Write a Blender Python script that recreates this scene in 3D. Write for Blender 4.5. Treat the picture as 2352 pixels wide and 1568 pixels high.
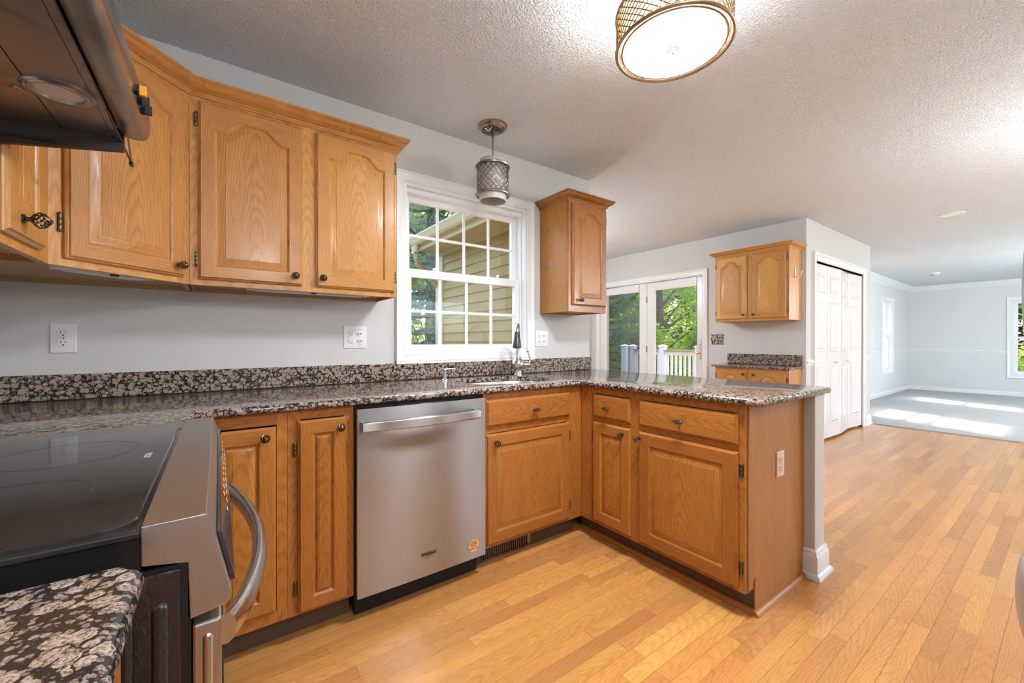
import bpy, bmesh, math, random
from mathutils import Vector, Matrix
from mathutils.geometry import tessellate_polygon
random.seed(7)
PI = math.pi
sc = bpy.context.scene
for o in list(bpy.data.objects): bpy.data.objects.remove(o, do_unlink=True)

# ------------------------------------------------------------ camera, sky, sun, exposure
cam = bpy.data.cameras.new('camera'); camo = bpy.data.objects.new('camera', cam)
sc.collection.objects.link(camo); sc.camera = camo
cam.sensor_width = 36.0; cam.lens = 36.0 * 938.3 / 2352; cam.clip_start = 0.02; cam.clip_end = 200
camo.location = (0, 0, 1.145)
camo.rotation_euler = (PI/2 - 0.00211, 0, -0.6233)
world = bpy.data.worlds.new('sky'); sc.world = world; world.use_nodes = True
wn = world.node_tree.nodes; wl = world.node_tree.links; wn.clear()
wo = wn.new('ShaderNodeOutputWorld'); wb = wn.new('ShaderNodeBackground'); ws = wn.new('ShaderNodeTexSky')
ws.sky_type = 'NISHITA'; ws.sun_disc = False; ws.sun_elevation = math.radians(48); ws.sun_rotation = math.radians(20)
ws.air_density = 1.0; ws.dust_density = 3.0; ws.ozone_density = 1.0
wb.inputs['Strength'].default_value = 0.56
wl.new(ws.outputs[0], wb.inputs[0]); wl.new(wb.outputs[0], wo.inputs[0])
sun = bpy.data.lights.new('sun', 'SUN'); suno = bpy.data.objects.new('sun', sun); sc.collection.objects.link(suno)
sun.energy = 4.0; sun.angle = math.radians(3.0); sun.color = (1, 0.95, 0.87)
sd = Vector((-0.40, -1.0, -1.0)).normalized()
suno.rotation_euler = sd.to_track_quat('-Z', 'Y').to_euler(); suno.location = (6, 12, 10)
sc.view_settings.view_transform = 'Standard'; sc.view_settings.look = 'None'
sc.view_settings.exposure = 1.19; sc.view_settings.gamma = 1.0; sc.view_settings.use_curve_mapping = False
LAMP = 2.2

# ------------------------------------------------------------ mesh and object helpers
COL = sc.collection
ORG = {}
class MB:
    def __init__(s): s.v = []; s.f = []; s.m = []; s.mats = []
    def mi(s, m):
        if m not in s.mats: s.mats.append(m)
        return s.mats.index(m)
    def face(s, pts, m):
        n = len(s.v); s.v += [Vector(p) for p in pts]; s.f.append(tuple(range(n, n+len(pts)))); s.m.append(s.mi(m))
    def add(s, vs, fs, m):
        n = len(s.v); k = s.mi(m); s.v += [Vector(p) for p in vs]
        for f in fs: s.f.append(tuple(i+n for i in f)); s.m.append(k)
        return s
    def box(s, x0, x1, y0, y1, z0, z1, m):
        vs = [(x0,y0,z0),(x1,y0,z0),(x1,y1,z0),(x0,y1,z0),(x0,y0,z1),(x1,y0,z1),(x1,y1,z1),(x0,y1,z1)]
        return s.add(vs, [(0,3,2,1),(4,5,6,7),(0,1,5,4),(1,2,6,5),(2,3,7,6),(3,0,4,7)], m)
    def obox(s, F, u0, u1, v0, v1, n0, n1, m):
        vs = [F(*p) for p in [(u0,v0,n0),(u1,v0,n0),(u1,v0,n1),(u0,v0,n1),(u0,v1,n0),(u1,v1,n0),(u1,v1,n1),(u0,v1,n1)]]
        return s.add(vs, [(0,3,2,1),(4,5,6,7),(0,1,5,4),(1,2,6,5),(2,3,7,6),(3,0,4,7)], m)
    def loops(s, L, m, closed=True, cap0=False, cap1=False):
        n = len(L[0]); base = len(s.v); k = s.mi(m) if not isinstance(m, (list, tuple)) else None
        for l in L: s.v += [Vector(p) for p in l]
        for i in range(len(L)-1):
            for j in range(n if closed else n-1):
                j2 = (j+1) % n
                s.f.append((base+i*n+j, base+i*n+j2, base+(i+1)*n+j2, base+(i+1)*n+j))
                s.m.append(k if k is not None else s.mi(m[i]))
        kk = k if k is not None else s.mi(m[0])
        if cap0: s.f.append(tuple(base+j for j in reversed(range(n)))); s.m.append(kk)
        if cap1: s.f.append(tuple(base+(len(L)-1)*n+j for j in range(n))); s.m.append(kk if k is not None else s.mi(m[-1]))
        return s
    def lathe(s, prof, c, m, ax='z', n=32, F=None):
        L = []
        for r, h in prof:
            l = []
            for i in range(n):
                a = 2*PI*i/n; p, q = r*math.cos(a), r*math.sin(a)
                d = {'z': (p,q,h), 'y': (p,h,q), 'x': (h,p,q)}[ax]
                l.append((c[0]+d[0], c[1]+d[1], c[2]+d[2]))
            L.append(l)
        return s.loops(L, m)
    def tube(s, path, r, m, n=8, closed=False, caps=True, ry=None, upv=None):
        P = [Vector(p) for p in path]; L = []; N = len(P); prev = None
        for i, p in enumerate(P):
            t = (P[(i+1) % N] - P[i-1]) if closed else (P[min(i+1,N-1)] - P[max(i-1,0)])
            if t.length < 1e-9: t = Vector((0,0,1))
            t.normalize()
            ref = Vector(upv) if upv else (prev if prev else (Vector((0,0,1)) if abs(t.z) < .9 else Vector((1,0,0))))
            a = ref - t*ref.dot(t)
            if a.length < 1e-6: a = Vector((1,0,0)) - t*t.x
            a.normalize(); b = t.cross(a); prev = a
            rr = r[i] if isinstance(r, (list, tuple)) else r; r2 = ry if ry else rr
            L.append([p + a*math.cos(2*PI*k/n)*rr + b*math.sin(2*PI*k/n)*r2 for k in range(n)])
        if closed: L.append(L[0])
        return s.loops(L, m, cap0=caps and not closed, cap1=caps and not closed)
    def poly(s, pts, m, hole=None):
        loops = [[Vector(p) for p in pts]] + ([[Vector(p) for p in hole]] if hole else [])
        tr = tessellate_polygon(loops); allp = [p for l in loops for p in l]
        s.add(allp, [tuple(t) for t in tr], m)
    def prism(s, pts, ax, a0, a1, m):   # 2D outline extruded along an axis
        def g(p, a): return {'x': (a,p[0],p[1]), 'y': (p[0],a,p[1]), 'z': (p[0],p[1],a)}[ax]
        A = [g(p,a0) for p in pts]; B = [g(p,a1) for p in pts]
        s.loops([A,B], m); s.poly(A, m); s.poly(B, m); return s
    def build(s, name, parent=None, org=None, bevel=0, smooth=False, ang=40, seg=2):
        me = bpy.data.meshes.new(name)
        O = Vector(org) if org is not None else (ORG[parent.name] if parent else Vector((0,0,0)))
        me.from_pydata([tuple(p-O) for p in s.v], [], s.f); me.update()
        for m in s.mats: me.materials.append(m)
        for i, p in enumerate(me.polygons): p.material_index = s.m[i]
        bm = bmesh.new(); bm.from_mesh(me)
        bmesh.ops.remove_doubles(bm, verts=bm.verts, dist=1e-6)
        bmesh.ops.recalc_face_normals(bm, faces=bm.faces)
        bm.to_mesh(me); bm.free()
        o = bpy.data.objects.new(name, me); COL.objects.link(o)
        PO = ORG[parent.name] if parent else Vector((0,0,0))
        o.location = O - PO; o.parent = parent; ORG[o.name] = O
        if smooth:
            for p in me.polygons: p.use_smooth = True
            try: me.set_sharp_from_angle(angle=math.radians(ang))
            except Exception: pass
        if bevel:
            b = o.modifiers.new('bevel', 'BEVEL'); b.width = bevel; b.segments = seg; b.limit_method = 'ANGLE'; b.angle_limit = math.radians(35)
        return o
def thing(name, label, cat, loc=(0,0,0), group=None, rz=0):
    o = bpy.data.objects.new(name, None); COL.objects.link(o); o.empty_display_size = .05
    o.location = loc; o.rotation_euler = (0,0,rz); o['label'] = label; o['category'] = cat
    if group: o['group'] = group
    ORG[o.name] = Vector(loc) if rz == 0 else Vector((0,0,0))
    return o
def tag(o, label, cat, group=None):
    o['label'] = label; o['category'] = cat
    if group: o['group'] = group
    return o
def struct(o): o['kind'] = 'structure'; return o

# ------------------------------------------------------------ materials
class G:
    def __init__(s, name):
        s.mat = bpy.data.materials.new(name); s.mat.use_nodes = True; s.nt = s.mat.node_tree; s.nt.nodes.clear()
        s.out = s.nt.nodes.new('ShaderNodeOutputMaterial')
    def n(s, typ, props=None, **inp):
        nd = s.nt.nodes.new(typ)
        for k, v in (props or {}).items(): setattr(nd, k, v)
        for k, v in inp.items():
            key = int(k[1:]) if k[0] == 'i' and k[1:].isdigit() else k.replace('_', ' ')
            sk = nd.inputs[key]
            if isinstance(v, bpy.types.NodeSocket): s.nt.links.new(v, sk)
            else:
                try: sk.default_value = v
                except Exception: sk.default_value = tuple(v) + (1,) if len(v) == 3 else v
        return nd
    def m(s, op, a, b=0.0, c=0.0): return s.n('ShaderNodeMath', {'operation': op}, i0=a, i1=b, i2=c).outputs[0]
    def vm(s, op, a, b=(0,0,0)): return s.n('ShaderNodeVectorMath', {'operation': op}, i0=a, i1=b).outputs[0]
    def noise(s, v, sc_, det=2, rough=.5, dist=0): return s.n('ShaderNodeTexNoise', Vector=v, Scale=sc_, Detail=det, Roughness=rough, Distortion=dist)
    def mix(s, f, a, b, mode='MIX'):
        nd = s.nt.nodes.new('ShaderNodeMix'); nd.data_type = 'RGBA'; nd.blend_type = mode
        for key, v in ((0,f),(6,a),(7,b)):
            sk = nd.inputs[key]
            if isinstance(v, bpy.types.NodeSocket): s.nt.links.new(v, sk)
            else: sk.default_value = (tuple(v)+(1,) if hasattr(v,'__len__') and len(v)==3 else v)
        return nd.outputs[2]
    def ss(s, x, a, b): return s.n('ShaderNodeMapRange', {'interpolation_type':'SMOOTHSTEP'}, Value=x, From_Min=a, From_Max=b).outputs[0]
    def obj(s): return s.n('ShaderNodeTexCoord').outputs['Object']
    def sep(s, v): return s.n('ShaderNodeSeparateXYZ', i0=v).outputs
    def comb(s, x, y, z): return s.n('ShaderNodeCombineXYZ', i0=x, i1=y, i2=z).outputs[0]
    def rnd(s): return s.n('ShaderNodeObjectInfo').outputs['Random']
    def bump(s, h, st=.3, d=.01): return s.n('ShaderNodeBump', Strength=st, Distance=d, Height=h).outputs[0]
    def pbr(s, col, rough=.5, metal=0, normal=None, **kw):
        p = s.n('ShaderNodeBsdfPrincipled')
        d = dict(Base_Color=col, Roughness=rough, Metallic=metal); d.update(kw)
        if normal is not None: d['Normal'] = normal
        for k, v in d.items():
            sk = p.inputs[k.replace('_',' ')]
            if isinstance(v, bpy.types.NodeSocket): s.nt.links.new(v, sk)
            else: sk.default_value = (tuple(v)+(1,) if hasattr(v,'__len__') and len(v)==3 and sk.type=='RGBA' else v)
        s.nt.links.new(p.outputs[0], s.out.inputs[0]); return s.mat

def plain(name, col, rough=.5, metal=0, bump=0, bscale=300, var=.04, **kw):
    g = G(name); v = g.obj(); nz = g.noise(v, bscale, 3).outputs[0]
    lo = g.noise(v, 6, 2).outputs[0]
    f = g.m('MULTIPLY_ADD', lo, var*2, 1-var)
    c = g.vm('SCALE', g.n('ShaderNodeRGB').outputs[0]); nd = c.node
    nd.inputs[0].links[0].from_node.outputs[0].default_value = (*col, 1)
    g.nt.links.new(f, nd.inputs['Scale'])
    return g.pbr(c, rough, metal, g.bump(nz, bump, .002) if bump else None, **kw)

def oak_color(g, u, w, a, rx, light, dark, deep, amp=.46):
    """u: across the board, w: offset through the board, a: along the grain, rx: random 0..1"""
    low = g.noise(g.comb(g.m('MULTIPLY',u,6.0), g.m('ADD',w,g.m('MULTIPLY',rx,31.0)), g.m('MULTIPLY',a,1.3)), 1.6, 3, .5).outputs[0]
    lc = g.m('SUBTRACT', low, .5)
    u2 = g.m('ADD', u, g.m('MULTIPLY', lc, .030))
    dd = g.m('ADD', g.m('MULTIPLY_ADD', a, .10, .060), g.m('MULTIPLY', lc, .05))
    r = g.m('SQRT', g.m('ADD', g.m('MULTIPLY',u2,u2), g.m('MULTIPLY',dd,dd)))
    fine = g.noise(g.comb(g.m('MULTIPLY',u,40.0), g.m('MULTIPLY',rx,13.0), g.m('MULTIPLY',a,2.6)), 1.0, 2, .5).outputs[0]
    ph = g.m('ADD', g.m('MULTIPLY', r, 930.0), g.m('MULTIPLY', fine, 2.6))
    band = g.m('MULTIPLY_ADD', g.m('SINE', ph), .5, .5)
    band = g.m('POWER', band, 2.8)
    streak = g.noise(g.comb(g.m('MULTIPLY',u,520.0), g.m('MULTIPLY',rx,17.0), g.m('MULTIPLY',a,14.0)), 1.0, 3, .65).outputs[0]
    pore = g.ss(g.noise(g.comb(g.m('MULTIPLY',u,900.0), g.m('MULTIPLY',rx,7.0), g.m('MULTIPLY',a,34.0)), 1.0, 2, .6).outputs[0], .55, .74)
    mott = g.noise(g.comb(g.m('MULTIPLY',u,14.0), g.m('MULTIPLY',rx,11.0), g.m('MULTIPLY',a,2.5)), 1.0, 2).outputs[0]
    c = g.mix(g.m('MULTIPLY', band, amp), light, dark)
    c = g.mix(g.m('MULTIPLY', g.ss(streak, .40, .68), .55), c, dark)
    c = g.mix(g.m('MULTIPLY', g.m('MULTIPLY', pore, g.m('MULTIPLY_ADD', band, .65, .35)), .85), c, deep)
    val = g.m('MULTIPLY', g.m('MULTIPLY_ADD', mott, .34, .83), g.m('MULTIPLY_ADD', rx, .22, .89))
    hs = g.n('ShaderNodeHueSaturation', Hue=g.m('MULTIPLY_ADD', rx, .008, .496), Saturation=1.0, Value=val, Color=c).outputs[0]
    return hs, g.m('ADD', g.m('MULTIPLY', band, .3), g.m('MULTIPLY', pore, -1.0))

def oak(axis, name, light=(.58,.272,.074), dark=(.36,.140,.029), deep=(.15,.052,.011), rough=.27):
    g = G(name); x, y, z = g.sep(g.obj()); rx = g.rnd()
    if axis == 'z': u, w, a = g.m('ADD', x, y), g.m('SUBTRACT', x, y), z
    elif axis == 'x': u, w, a = g.m('ADD', z, y), g.m('SUBTRACT', z, y), x
    else: u, w, a = g.m('ADD', z, x), g.m('SUBTRACT', z, x), y
    c, h = oak_color(g, u, w, a, rx, light, dark, deep)
    return g.pbr(c, rough+.06, 0, g.bump(h, .10, .0006), Specular_IOR_Level=.38, Coat_Weight=.10, Coat_Roughness=.15)
OAK = {a: oak(a, 'oak grain '+a) for a in 'xyz'}
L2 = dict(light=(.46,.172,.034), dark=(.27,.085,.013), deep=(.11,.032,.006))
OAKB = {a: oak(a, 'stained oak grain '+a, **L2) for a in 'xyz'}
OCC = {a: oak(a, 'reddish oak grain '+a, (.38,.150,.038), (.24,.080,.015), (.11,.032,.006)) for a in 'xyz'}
OAKIN = plain('raw oak board', (.44,.27,.14), .6, bump=.1)
OAKSIDE = oak('z', 'oak side panel', (.46,.190,.045), (.27,.098,.020), (.11,.035,.007), .42)
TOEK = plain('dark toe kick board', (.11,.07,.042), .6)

def floor_mat():
    g = G('oak strip floor'); x, y, z = g.sep(g.obj()); W = .0572
    row = g.m('FLOOR', g.m('DIVIDE', y, W))
    wr = g.n('ShaderNodeTexWhiteNoise', {'noise_dimensions':'1D'}, W=row).outputs[0]
    L = .82
    px = g.m('ADD', g.m('DIVIDE', x, L), g.m('MULTIPLY', wr, 17.3))
    px = g.m('ADD', px, g.m('MULTIPLY', g.m('SINE', g.m('MULTIPLY', px, 2.1)), .22))
    idx = g.m('FLOOR', px)
    wn2 = g.n('ShaderNodeTexWhiteNoise', {'noise_dimensions':'2D'}, Vector=g.comb(row, idx, 0)).outputs
    rx = wn2[0]
    fy = g.m('FRACT', g.m('DIVIDE', y, W)); fx = g.m('FRACT', px)
    off = g.m('MULTIPLY', g.m('SUBTRACT', g.m('FRACT', g.m('MULTIPLY', rx, 7.7)), .5), .09)
    u = g.m('ADD', g.m('MULTIPLY', g.m('SUBTRACT', fy, .5), W), off)
    a = g.m('ADD', x, g.m('MULTIPLY', rx, 9.0))
    c, h = oak_color(g, u, row, g.m('MULTIPLY', g.m('SUBTRACT', g.m('FRACT', g.m('MULTIPLY', a, .45)), .5), 2.0), rx,
                     (.64,.300,.088), (.46,.185,.043), (.28,.10,.020), .32)
    # tone per board
    t = g.m('FRACT', g.m('MULTIPLY', rx, 13.3))
    c = g.n('ShaderNodeHueSaturation', Hue=g.m('MULTIPLY_ADD', t, .007, .4955), Saturation=1.0, Value=g.m('MULTIPLY_ADD', g.m('FRACT', g.m('MULTIPLY', rx, 29.7)), .17, .90), Color=c).outputs[0]
    ey = g.m('MINIMUM', fy, g.m('SUBTRACT', 1.0, fy)); ex = g.m('MINIMUM', fx, g.m('SUBTRACT', 1.0, fx))
    gap = g.m('MAXIMUM', g.m('SUBTRACT', 1.0, g.ss(ey, .004, .024)), g.m('SUBTRACT', 1.0, g.ss(ex, .0004, .0019)))
    gapw = g.m('MULTIPLY', gap, g.m('MULTIPLY_ADD', wr, .75, .10))
    c = g.mix(gapw, c, (.10,.04,.012))
    wear = g.noise(g.obj(), 9, 4, .6).outputs[0]
    hh = g.m('SUBTRACT', g.m('MULTIPLY', h, .15), g.m('MULTIPLY', gap, 1.0))
    return g.pbr(c, g.m('MULTIPLY_ADD', wear, .06, .22), 0, g.bump(hh, .12, .001), Specular_IOR_Level=.45, Coat_Weight=.15, Coat_Roughness=.10)
FLOOR = floor_mat()

def granite_mat():
    g = G('brown ovoid granite'); v = g.obj()
    nz = g.noise(v, 30, 4, .65).outputs[1]
    v2 = g.vm('ADD', v, g.vm('MULTIPLY', g.vm('SUBTRACT', nz, (.5,.5,.5)), (.011,.011,.011)))
    A = g.n('ShaderNodeTexVoronoi', Vector=v2, Scale=62.0, Randomness=.92)
    B = g.n('ShaderNodeTexVoronoi', Vector=v2, Scale=165.0)
    ra = g.sep(A.outputs['Color'])[0]; rb = g.sep(B.outputs['Color'])[0]; rc = g.sep(A.outputs['Color'])[1]
    da = A.outputs['Distance']; db = B.outputs['Distance']
    thr = g.m('MULTIPLY_ADD', ra, .32, .33)
    ma = g.m('SUBTRACT', 1.0, g.ss(g.m('SUBTRACT', da, thr), -.03, .03))
    mb = g.m('MULTIPLY', g.m('SUBTRACT', 1.0, g.ss(g.m('SUBTRACT', db, g.m('MULTIPLY_ADD', rb, .30, .26)), -.04, .04)), g.m('GREATER_THAN', rb, .25))
    sp = g.noise(v, 330, 3, .7).outputs[0]
    ringn = g.m('MULTIPLY_ADD', g.m('SINE', g.m('MULTIPLY', da, 30.0)), .13, .87)
    tan = g.mix(rc, (.44,.31,.235), (.56,.43,.345))
    tan = g.vm('SCALE', tan); tan.node.inputs['Scale'].default_value = 1
    g.nt.links.new(g.m('MULTIPLY', ringn, g.m('MULTIPLY_ADD', g.ss(sp, .36, .58), .85, .22)), tan.node.inputs['Scale'])
    small = g.vm('SCALE', g.mix(rb, (.25,.17,.13), (.34,.26,.21))); g.nt.links.new(g.m('MULTIPLY_ADD', g.ss(sp,.35,.6), .6, .4), small.node.inputs['Scale'])
    base = g.mix(g.ss(sp, .55, .72), (.018,.016,.017), (.11,.10,.10))
    c = g.mix(mb, base, small); c = g.mix(ma, c, tan)
    return g.pbr(c, .09, 0, None, Specular_IOR_Level=.36)
GRAN = granite_mat()

def ceiling_mat():
    g = G('stippled ceiling paint'); v = g.obj()
    n1 = g.noise(v, 100, 3, .6).outputs[0]; n2 = g.n('ShaderNodeTexVoronoi', {'feature':'SMOOTH_F1'}, Vector=v, Scale=110.0).outputs['Distance']
    h = g.m('ADD', g.ss(n1, .42, .62), g.m('MULTIPLY', n2, -.6))
    x, y, z = g.sep(v)
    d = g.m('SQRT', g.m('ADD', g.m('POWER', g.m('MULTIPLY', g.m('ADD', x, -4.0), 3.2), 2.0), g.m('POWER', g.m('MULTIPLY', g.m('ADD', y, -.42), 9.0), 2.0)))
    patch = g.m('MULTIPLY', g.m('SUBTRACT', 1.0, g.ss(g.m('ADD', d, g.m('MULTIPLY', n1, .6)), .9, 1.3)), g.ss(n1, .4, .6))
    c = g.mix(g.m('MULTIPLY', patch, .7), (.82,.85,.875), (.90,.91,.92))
    c = g.mix(g.m('MULTIPLY', g.ss(n1, .30, .50), -1.0), c, c)
    pit = g.m('SUBTRACT', 1.0, g.ss(n1, .30, .46))
    c = g.mix(g.m('MULTIPLY', pit, .16), c, (.30,.27,.24))
    return g.pbr(c, .9, 0, g.bump(h, .85, .006), Specular_IOR_Level=.2)
CEIL = ceiling_mat()
WALL = plain('light grey wall paint', (.610,.593,.572), .62, bump=.06, bscale=220, var=.015)
WALLF = plain('pale wall paint', (.70,.698,.69), .62, bump=.05, bscale=220, var=.015)
TRIM = plain('white gloss trim', (.80,.80,.79), .30, var=.01)
VINYL = plain('white vinyl', (.82,.83,.84), .35, var=.01)
DOORW = plain('white door paint', (.79,.78,.765), .22, bump=.10, bscale=60, var=.01)
PLASTIC = plain('white plastic', (.76,.75,.73), .35, var=.01)
ALMOND = plain('almond plastic', (.76,.56,.42), .35, var=.01)
SLOT = plain('dark slot', (.03,.018,.013), .6)
BRONZE = plain('oil rubbed bronze', (.16,.115,.085), .32, 1.0, bump=.1)
BRASSA = plain('antique brass', (.20,.15,.09), .35, 1.0)
BRASS = plain('polished brass', (.78,.55,.22), .25, 1.0)
NICKEL = plain('brushed nickel', (.36,.32,.28), .28, 1.0)
CHROME = plain('satin chrome', (.70,.69,.68), .18, 1.0)
FIXT = plain('champagne bronze', (.42,.30,.20), .33, 1.0)
BLACK = plain('black enamel', (.012,.012,.014), .28)
BLACKM = plain('black matte', (.012,.010,.009), .7)
def emboss_mat():
    g = G('leather grain black enamel'); v = g.obj(); x,y,z = g.sep(v)
    n = g.noise(g.comb(g.m('MULTIPLY',x,1.0),y,g.m('MULTIPLY',z,.6)), 120, 3, .5, 1.0).outputs[0]
    return g.pbr((.020,.017,.020), .20, 0, g.bump(n, .45, .0025), Specular_IOR_Level=.8)
EMBOSS = emboss_mat()
ROT = 0.25
def steel(name, ax, col=(.60,.585,.57), rough=.26, an=.75, stain=0.0):
    g = G(name); x,y,z = g.sep(g.obj()); k = {'x':(6,500,500),'y':(500,6,500),'z':(500,500,6)}[ax]
    n = g.noise(g.comb(g.m('MULTIPLY',x,float(k[0])),g.m('MULTIPLY',y,float(k[1])),g.m('MULTIPLY',z,float(k[2]))), 1.0, 2, .6).outputs[0]
    lo = g.noise(g.obj(), 5, 3, .6, .6).outputs[0]
    c = g.mix(g.m('MULTIPLY', g.ss(lo, .45, .75), stain), col, tuple(q*.35 for q in col))
    r = g.m('MULTIPLY_ADD', lo, .05, rough)
    return g.pbr(c, r, 1.0, None, Anisotropic=an, Anisotropic_Rotation=ROT, Tangent=g.n('ShaderNodeTangent', {'direction_type':'RADIAL','axis':'Z'}).outputs[0])
STEEL = steel('brushed stainless', 'x', (.42,.415,.41), .28, .95)
STEELY = steel('brushed stainless side', 'y', (.56,.55,.54), .30, 0.0)
STEELH = steel('polished steel handle', 'y', (.66,.65,.64), .17, 0.0)
HOODM = steel('smoky hood stainless', 'y', (.40,.36,.335), .27, 0.0, .6)
HOODU = steel('greasy hood underside', 'y', (.40,.33,.29), .36, 0.0, .85)
FRIDGEM = plain('fridge handle grey', (.50,.50,.52), .3, .9)
COOK = G('black ceramic glass')
def _cook():
    g = COOK; v = g.obj(); sp = g.n('ShaderNodeTexVoronoi', Vector=v, Scale=34.0)
    r = g.sep(sp.outputs['Color'])[0]
    dot = g.m('MULTIPLY', g.m('LESS_THAN', sp.outputs['Distance'], .040), g.m('GREATER_THAN', r, .62))
    c = g.mix(dot, (.030,.026,.024), (.62,.50,.38))
    return g.pbr(c, g.m('MULTIPLY_ADD', g.noise(v, 30, 4).outputs[0], .08, .03), 0, None, Specular_IOR_Level=.75)
COOKG = _cook()
def glass_mat(name, tint=(1,1,1), refl=1.0, dirty=0.0):
    g = G(name); tr = g.n('ShaderNodeBsdfTransparent', Color=(*tint,1)); gl = g.n('ShaderNodeBsdfGlossy', Color=(1,1,1,1), Roughness=.0)
    fc = g.n('ShaderNodeLayerWeight', Blend=.5).outputs['Facing']; fr = g.m('MULTIPLY_ADD', g.m('POWER', fc, 5.0), .9, .035)
    mx = g.n('ShaderNodeMixShader', i0=g.m('MULTIPLY', fr, refl), i1=tr.outputs[0], i2=gl.outputs[0])
    last = mx.outputs[0]
    if dirty:
        df = g.n('ShaderNodeBsdfDiffuse', Color=(.5,.5,.5,1)); last = g.n('ShaderNodeMixShader', i0=dirty, i1=last, i2=df.outputs[0]).outputs[0]
    g.nt.links.new(last, g.out.inputs[0]); return g.mat
GLASS = glass_mat('window glass'); GLASSD = glass_mat('window glass behind insect screen', (.70,.70,.70), 1.0, .03)
def fabric(name, col, em=0, trans=.5):
    g = G(name); d = g.n('ShaderNodeBsdfDiffuse', Color=(*col,1)); t = g.n('ShaderNodeBsdfTranslucent', Color=(*col,1))
    last = g.n('ShaderNodeMixShader', i0=trans, i1=d.outputs[0], i2=t.outputs[0]).outputs[0]
    if em:
        e = g.n('ShaderNodeEmission', Color=(1,.86,.66,1), Strength=em); last = g.n('ShaderNodeAddShader', i0=last, i1=e.outputs[0]).outputs[0]
    g.nt.links.new(last, g.out.inputs[0]); return g.mat
def emit(name, col, st):
    g = G(name); e = g.n('ShaderNodeEmission', Color=(*col,1), Strength=st); g.nt.links.new(e.outputs[0], g.out.inputs[0]); return g.mat
SHADE = fabric('lit fabric shade', (.62,.47,.30), .04*LAMP, .22)
FROST = plain('unlit frosted glass', (.60,.56,.51), .35)
def carpet_mat():
    g = G('pale carpet'); v = g.obj(); n = g.noise(v, 140, 4, .7).outputs[0]; lo = g.noise(v, 7, 3).outputs[0]
    c = g.mix(n, (.40,.405,.40), (.62,.62,.61)); c = g.mix(g.m('MULTIPLY', lo, .2), c, (.40,.41,.41))
    return g.pbr(c, .95, 0, g.bump(n, .8, .01), Specular_IOR_Level=.1)
CARPET = carpet_mat()
SIDING = plain('tan vinyl siding', (.235,.172,.052), .55, bump=.08, bscale=90, var=.03)
TRIMT = plain('cream exterior trim', (.37,.335,.23), .5, var=.03)
SOFF = plain('cream soffit panel', (.33,.285,.17), .55, bump=.2, bscale=60)
DECKW = plain('white rail vinyl', (.80,.82,.86), .4, var=.01)
DECKT = plain('deck top board', (.33,.27,.24), .7)
GRASS = plain('lawn', (.10,.20,.035), .9, bump=.5, bscale=60, var=.3)
BARK = plain('tree bark', (.075,.055,.04), .9, bump=.6, bscale=30, var=.25)
def leaf_mat(name, a, b, tr=.45):
    g = G(name); n = g.noise(g.obj(), 1.3, 3, .6).outputs[0]; n2 = g.noise(g.obj(), 9, 2).outputs[0]
    c = g.mix(g.m('MULTIPLY_ADD', n2, .5, g.m('MULTIPLY', g.ss(n, .35, .65), .5)), a, b)
    d = g.n('ShaderNodeBsdfDiffuse', Color=c); t = g.n('ShaderNodeBsdfTranslucent', Color=c)
    mx = g.n('ShaderNodeMixShader', i0=tr, i1=d.outputs[0], i2=t.outputs[0]); g.nt.links.new(mx.outputs[0], g.out.inputs[0]); return g.mat
LEAF = leaf_mat('maple leaves', (.20,.38,.03), (.62,.76,.12), .5)
PINE = leaf_mat('pine needles', (.11,.19,.13), (.42,.54,.40), .35)
DARKL = leaf_mat('shade-coloured foliage', (.02,.045,.012), (.07,.13,.03), .2)  # shade of deep crowns put into a dark leaf colour
PAPER = plain('orange sticker paper', (.85,.42,.17), .5)
INK = plain('dark print', (.035,.045,.12), .6)
ORANGE = plain('orange plastic', (.85,.33,.01), .4)
CLEAR = glass_mat('clear plastic hook', (.93,.93,.93), 2.5, .12)
GREYPL = plain('charcoal rubber', (.035,.035,.037), .38)

# ------------------------------------------------------------ detail builders
def offs(pts, d):
    n = len(pts); out = []
    for i in range(n):
        p0, p1, p2 = Vector(pts[i-1]), Vector(pts[i]), Vector(pts[(i+1) % n])
        a = (p1-p0).normalized(); b = (p2-p1).normalized()
        n1 = Vector((-a.y, a.x)); n2 = Vector((-b.y, b.x)); k = (n1+n2)/(1+max(n1.dot(n2), -.9))
        out.append(tuple(p1 + k*d))
    return out
def slab(mb, pts, z0, z1, m, hole=None, r=None):    # counterclockwise outline, rounded front
    r = r or (z1-z0)/2; prof = []
    for k in range(7):
        a = -PI/2 + PI*k/6; prof.append((r*.8*(1-math.cos(a)), (z0+z1)/2 + (z1-z0)/2*math.sin(a)))
    L = [[(x,y,z) for x,y in offs(pts, d)] for d, z in prof]
    mb.loops(L, m)
    top = L[-1]; bot = L[0]
    ht = [(x,y,z1) for x,y in hole] if hole else None; hb = [(x,y,z0) for x,y in hole] if hole else None
    mb.poly(top, m, ht); mb.poly(bot, m, hb)
    if hole: mb.loops([ht, hb], m)
def arch_u(u, A):
    if A == 0: return 0
    d = min(u, 1-u)
    t = max(0, min(1, (d-.07)/.30)); s = .5-.5*math.cos(PI*t)
    return A*(.86*s + .14*max(0, 1-(2*u-1)**2*1.3)*t)
def frame_xz(y):      # faces -y (front), u = x, v = z, n outwards (-y)
    return lambda u, v, n: (u, y-n, v)
def frame_yz(x):      # faces -x, u = -y direction handled by caller in world y
    return lambda u, v, n: (x-n, u, v)
def frame_px(x):      # faces +x
    return lambda u, v, n: (x+n, u, v)
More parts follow.
